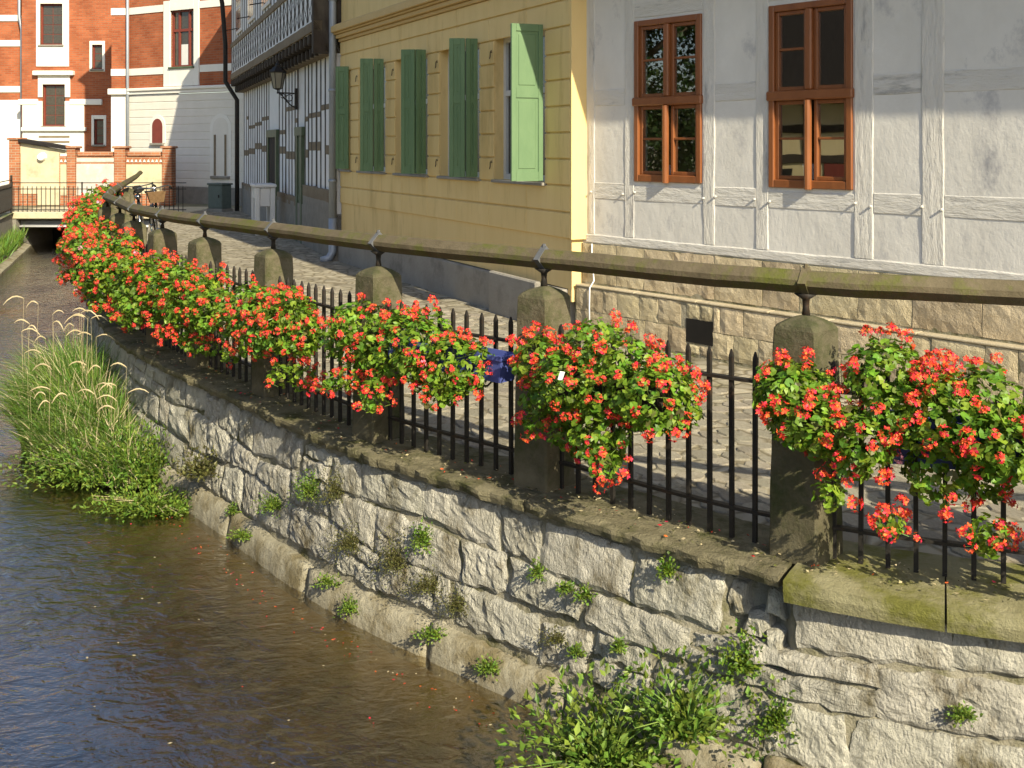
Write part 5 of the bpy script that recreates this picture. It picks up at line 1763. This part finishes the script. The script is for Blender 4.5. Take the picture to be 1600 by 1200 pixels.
# fallen petals drifting along the wall, and a few leaves
mb = MB()
rpz = random.Random(9)
for k in range(150):
    s = rpz.uniform(.2, 5.0)
    o_ = .44 + abs(.13 + rpz.gauss(0, .055)) + (rpz.uniform(.1, .7) if rpz.random() < .16 else 0)
    c_ = W(s, o_, WATER + .004)
    a = rpz.uniform(0, 6.28); q = rpz.uniform(.005, .0095)
    mb.add([c_ + Vector((math.cos(a + t_) * q * (1 if i % 2 else .6), math.sin(a + t_) * q * (1 if i % 2 else .6), rpz.uniform(0, .003))) for i, t_ in enumerate((0, 1.57, 3.14, 4.71))], [(0, 1, 2, 3)], 0 if rpz.random() < .8 else 1)
for k in range(26):
    c_ = Vector((rpz.uniform(-2.5, .6), rpz.uniform(4.7, 8), WATER + .004))
    a = rpz.uniform(0, 6.28); q = rpz.uniform(.006, .014)
    mb.add([c_ + Vector((math.cos(a + t_) * q * (1 if i % 2 else .5), math.sin(a + t_) * q * (1 if i % 2 else .5), .001)) for i, t_ in enumerate((0, 1.57, 3.14, 4.71))], [(0, 1, 2, 3)], 1)
mb.build('fallen_petals', [MT['petal'], MT['straw']], None, fix=False, label='red petals and bits of straw drifting on the water along the wall', cat='petals', kind='stuff')
# litter and moss on the coping
mb = MB()
for k in range(900):
    s = rpz.uniform(-1.6, 7.0)
    o_ = rpz.uniform(-.05, .24)
    c_ = W(s, o_, .008 + rpz.uniform(0, .006))
    a = rpz.uniform(0, 6.28); q = rpz.uniform(.006, .014)
    mm = 2 if rpz.random() < .12 else (0 if rpz.random() < .6 else 1)
    mb.add([c_ + Vector((math.cos(a + t_) * q * (1 if i % 2 else .5), math.sin(a + t_) * q * (1 if i % 2 else .5), rpz.uniform(0, .008))) for i, t_ in enumerate((0, 1.57, 3.14, 4.71))], [(0, 1, 2, 3)], mm)
mb.build('leaf_litter', [MT['weed_brown'], MT['straw'], MT['petal']], None, fix=False, label='dry leaves and dropped petals lying on the coping', cat='litter', kind='stuff')
# weeds on the far bank
mb = MB()
for k in range(3000):
    t_ = rpz.uniform(0, 2.2)
    p, A = left_s(t_)
    q = p + A * rpz.uniform(.14, .5)
    h = rpz.uniform(.1, .38)
    b0 = Vector((q.x, q.y, -.85 + .25 * rpz.random()))
    d = Vector((rpz.gauss(0, .12), rpz.gauss(0, .12), h))
    sd_ = Vector((rpz.uniform(-1, 1), rpz.uniform(-1, 1), 0)).normalized() * .009
    mb.add([b0 - sd_, b0 + sd_, b0 + d * .6 + sd_ * .8, b0 + d, b0 + d * .6 - sd_ * .8], [(0, 1, 2, 3, 4)], 0)
mb.build('bank_grass', MT['grass'], None, fix=False, label='grass growing on the berm of the far bank', cat='grass', kind='stuff')

# ================================================================== tree on the opposite bank (mirrored darkly in the panes)
tr = thing('bank_tree', 'leafy tree on the opposite bank, mirrored darkly in the window panes', 'tree', (-10.6, 10.9, 0))
mb = MB(); mb.tube([(0, 0, -.1), (.05, .03, 1.2), (-.05, .1, 2.6), (.1, 0, 4.2)], [.24, .19, .15, .06], n=9)
for k in range(7):
    a = k * .9; z = 1.6 + k * .33
    mb.tube([(0, .03, z), (math.cos(a) * .8, math.sin(a) * .8, z + .7), (math.cos(a) * 1.5, math.sin(a) * 1.5, z + 1.0)], [.08, .05, .02], n=6)
mb.build('trunk', MT['bark'], tr, smooth=True)
mb = MB()
rt_ = random.Random(55)
for k in range(170):
    c_ = Vector((rt_.gauss(0, 1.2), rt_.gauss(0, 1.4), rt_.uniform(.4, 6.8)))
    if c_.xy.length > 3.0: continue
    for i in range(190):
        d = rdir(rt_)
        v_, f_ = blade_leaf(c_ + d * .55 * rt_.random() ** .4, rdir(rt_), Vector((0, 0, 1)) + rdir(rt_) * .8, .12, .075)
        mb.add(v_, f_)
mb.build('crown', MT['tree'], tr, fix=False, kind='stuff')

# ================================================================== STREET OBJECTS
# wall lantern on the half-timbered house
MH = Matrix.Translation((HC.x, HC.y, 0)) @ Matrix.Rotation(frame_rz(HU), 4, 'Z')
lp_ = MH @ Vector((3.75, .03, 2.62))
LS = .8
ln = thing('street_lantern', 'old iron street lantern on a scrolled bracket fixed to the half-timbered house', 'lantern', tuple(lp_), frame_rz(HU))
mb = MB()
mb.box(-.03, .03, -.02, .03, -.18, .22)
mb.tube([(0, 0, .12), (0, .2, .13), (0, .36, .13)], .014, n=6)
mb.tube([(0, 0, -.15), (0, .1, -.1), (0, .18, -.02), (0, .26, .08), (0, .32, .13)], .012, n=6)
mb.tube([(0, .12 + .06 * math.cos(0), .03)] + [(0, .13 + .06 * math.cos(t_), .04 + .06 * math.sin(t_)) for t_ in [k * .5 for k in range(13)]], .009, n=5)
mb.tube([(0, .25 + .04 * math.cos(t_), .075 + .04 * math.sin(t_)) for t_ in [k * .5 for k in range(13)]], .008, n=5)
mb.tube([(0, .34, .12), (0, .34, .22)], .015, n=6)
mb.build('bracket', MT['iron'], ln)
def hexr(r_, z, y=.34): return [(r_ * .72 * math.cos(k * math.pi / 3 + .5), y + r_ * .72 * math.sin(k * math.pi / 3 + .5), .21 + (z - .27) * .75) for k in range(6)]
mb = MB(); mb.loft([hexr(.115, .27), hexr(.195, .66)]); mb.build('glass', MT['lamp_glass'], ln)
mb = MB(); mb.loft([hexr(.215, .66), hexr(.225, .69), hexr(.12, .80), hexr(.075, .82), hexr(.075, .86), hexr(.03, .92), hexr(.008, 1.0)]); mb.build('roof', MT['iron'], ln)
mb = MB()
for k in range(6):
    a, b = hexr(.118, .27)[k], hexr(.198, .66)[k]
    mb.tube([a, b], .009, n=4)
mb.loft([hexr(.06, .24), hexr(.122, .275)]); mb.build('cage', MT['iron'], ln)

# white-painted step railing at the green door
wp_ = MH @ Vector((5.55, .42, 0))
wr = thing('white_step_frame', 'white painted wooden frame standing by the green door of the half-timbered house', 'frame', tuple(wp_), frame_rz(HU))
for (x, y) in ((-.30, -.15), (.30, -.15), (-.30, .15), (.30, .15)):
    part_box('post', MT['whiteframe'], wr, x - .045, x + .045, y - .045, y + .045, -.02, .93, bev=.01)
part_box('top_board', MT['whiteframe'], wr, -.38, .38, -.22, .22, .93, 1.0, bev=.02)
part_box('cross_board', MT['whiteframe'], wr, -.25, .25, .13, .17, .70, .92, bev=.01)
part_box('side_board', MT['whiteframe'], wr, -.32, -.28, -.10, .10, .55, .92, bev=.01)
part_box('side_board', MT['whiteframe'], wr, -.32, -.28, -.10, .10, .20, .26, bev=.01)

# utility cabinet in the shade
cb = thing('utility_cabinet', 'grey-green metal utility cabinet standing in the shade below the arched niche', 'cabinet', (-7.95, 29.6, -.02), R(-30))
part_box('base', MT['rubble'], cb, -.28, .28, -.2, .2, 0, .08)
part_box('body', MT['cabinet'], cb, -.26, .26, -.18, .18, .08, .72, bev=.012)
part_box('lid', MT['cabinet'], cb, -.29, .29, -.21, .21, .72, .77, bev=.015)
part_box('door', MT['cabinet'], cb, -.23, .23, -.19, -.181, .12, .68, bev=.004)
part_box('handle', MT['iron'], cb, .14, .17, -.21, -.19, .38, .46)


def bicycle(label, loc, rz, basket, lean):
    bk = thing('bicycle', label, 'bicycle', loc, rz, 'bicycles parked against the fence')
    bk.rotation_euler = (lean, 0, rz)
    def circ(cx, cz, r_, n=28): return [(cx + r_ * math.cos(k * 2 * math.pi / n), 0, cz + r_ * math.sin(k * 2 * math.pi / n)) for k in range(n + 1)]
    for cx in (-.52, .52):
        w_ = MB(); w_.tube(circ(cx, .34, .325), .017, n=6, cap=False); wo = w_.build('wheel', MT['tyre'], bk, smooth=True)
        w_ = MB(); w_.tube(circ(cx, .34, .300), .009, n=5, cap=False)
        w_.tube([(cx, -.04, .34), (cx, .04, .34)], .018, n=8); w_.build('rim', MT['chrome'], wo, smooth=True)
        w_ = MB()
        for k in range(16):
            a = k * math.pi / 8
            w_.tube([(cx, .02 * (-1) ** k, .34), (cx + .298 * math.cos(a), 0, .34 + .298 * math.sin(a))], .0018, n=3, cap=False)
        w_.build('spokes', MT['chrome'], wo)
        w_ = MB(); w_.tube([(cx + .36 * math.cos(a), 0, .34 + .36 * math.sin(a)) for a in [R(d_) for d_ in (range(20, 200, 15) if cx < 0 else range(0, 150, 15))]], .022, n=5); w_.build('mudguard', MT['chrome'] if cx > 0 else MT['bikepaint'], bk, smooth=True)
    w_ = MB()
    for a, b, r_ in (((-.52, 0, .34), (-.08, 0, .30), .012), ((-.52, 0, .34), (-.18, 0, .78), .011), ((-.08, 0, .30), (-.20, 0, .88), .016), ((-.08, 0, .30), (.34, 0, .82), .018), ((-.17, 0, .70), (.36, 0, .74), .016), ((.32, 0, .92), (.38, 0, .68), .02)):
        w_.tube([a, b], r_, n=7)
    w_.build('frame', MT['bikepaint'], bk, smooth=True)
    w_ = MB()
    for y in (-.05, .05): w_.tube([(.38, y, .70), (.44, y, .55), (.52, y, .34)], .011, n=6)
    w_.build('fork', MT['chrome'], bk, smooth=True)
    w_ = MB(); w_.tube([(.32, 0, .90), (.30, 0, 1.02)], .013, n=6)
    w_.tube([(.12, -.29, 1.02), (.24, -.24, 1.06), (.34, -.08, 1.04), (.34, .08, 1.04), (.24, .24, 1.06), (.12, .29, 1.02)], .012, n=6); hb = w_.build('handlebar', MT['chrome'], bk, smooth=True)
    for y in (-1, 1):
        w_ = MB(); w_.tube([(.16, .275 * y, 1.035), (.06, .31 * y, 1.0)], .018, n=6); w_.build('grip', MT['tyre'], hb, smooth=True)
    w_ = MB(); w_.tube([(.40, 0, .86), (.48, 0, .86)], [.035, .055], n=10); w_.build('headlight', MT['chrome'], bk, smooth=True)
    w_ = MB(); w_.loft([[(-.34, -.10, .93), (-.34, .10, .93), (-.05, .025, .92), (-.05, -.025, .92)], [(-.36, -.11, .97), (-.36, .11, .97), (-.03, .03, .95), (-.03, -.03, .95)]]); w_.build('saddle', MT['tyre'], bk)
    if basket:
        w_ = MB()
        def rc_(hx, hy, z): return [(.52 - hx, -hy, z), (.52 + hx, -hy, z), (.52 + hx, hy, z), (.52 - hx, hy, z)]
        w_.loft([rc_(.10, .11, .80), rc_(.13, .15, .98), rc_(.12, .14, .98), rc_(.09, .10, .82)]); w_.build('basket', MT['wicker'], bk)
    else:
        w_ = MB(); w_.box(.40, .50, -.07, .07, .92, 1.06, bev=.02); w_.build('handlebar_bag', MT['tyre'], bk)
    return bk


bicycle('dark bicycle with a handlebar bag, parked closest to the fence', (-6.72, 19.8, 0), R(-72), False, R(5))
bicycle('dark bicycle with a wicker front basket, parked on the street side of the other', (-6.22, 19.1, 0), R(-66), True, R(5))
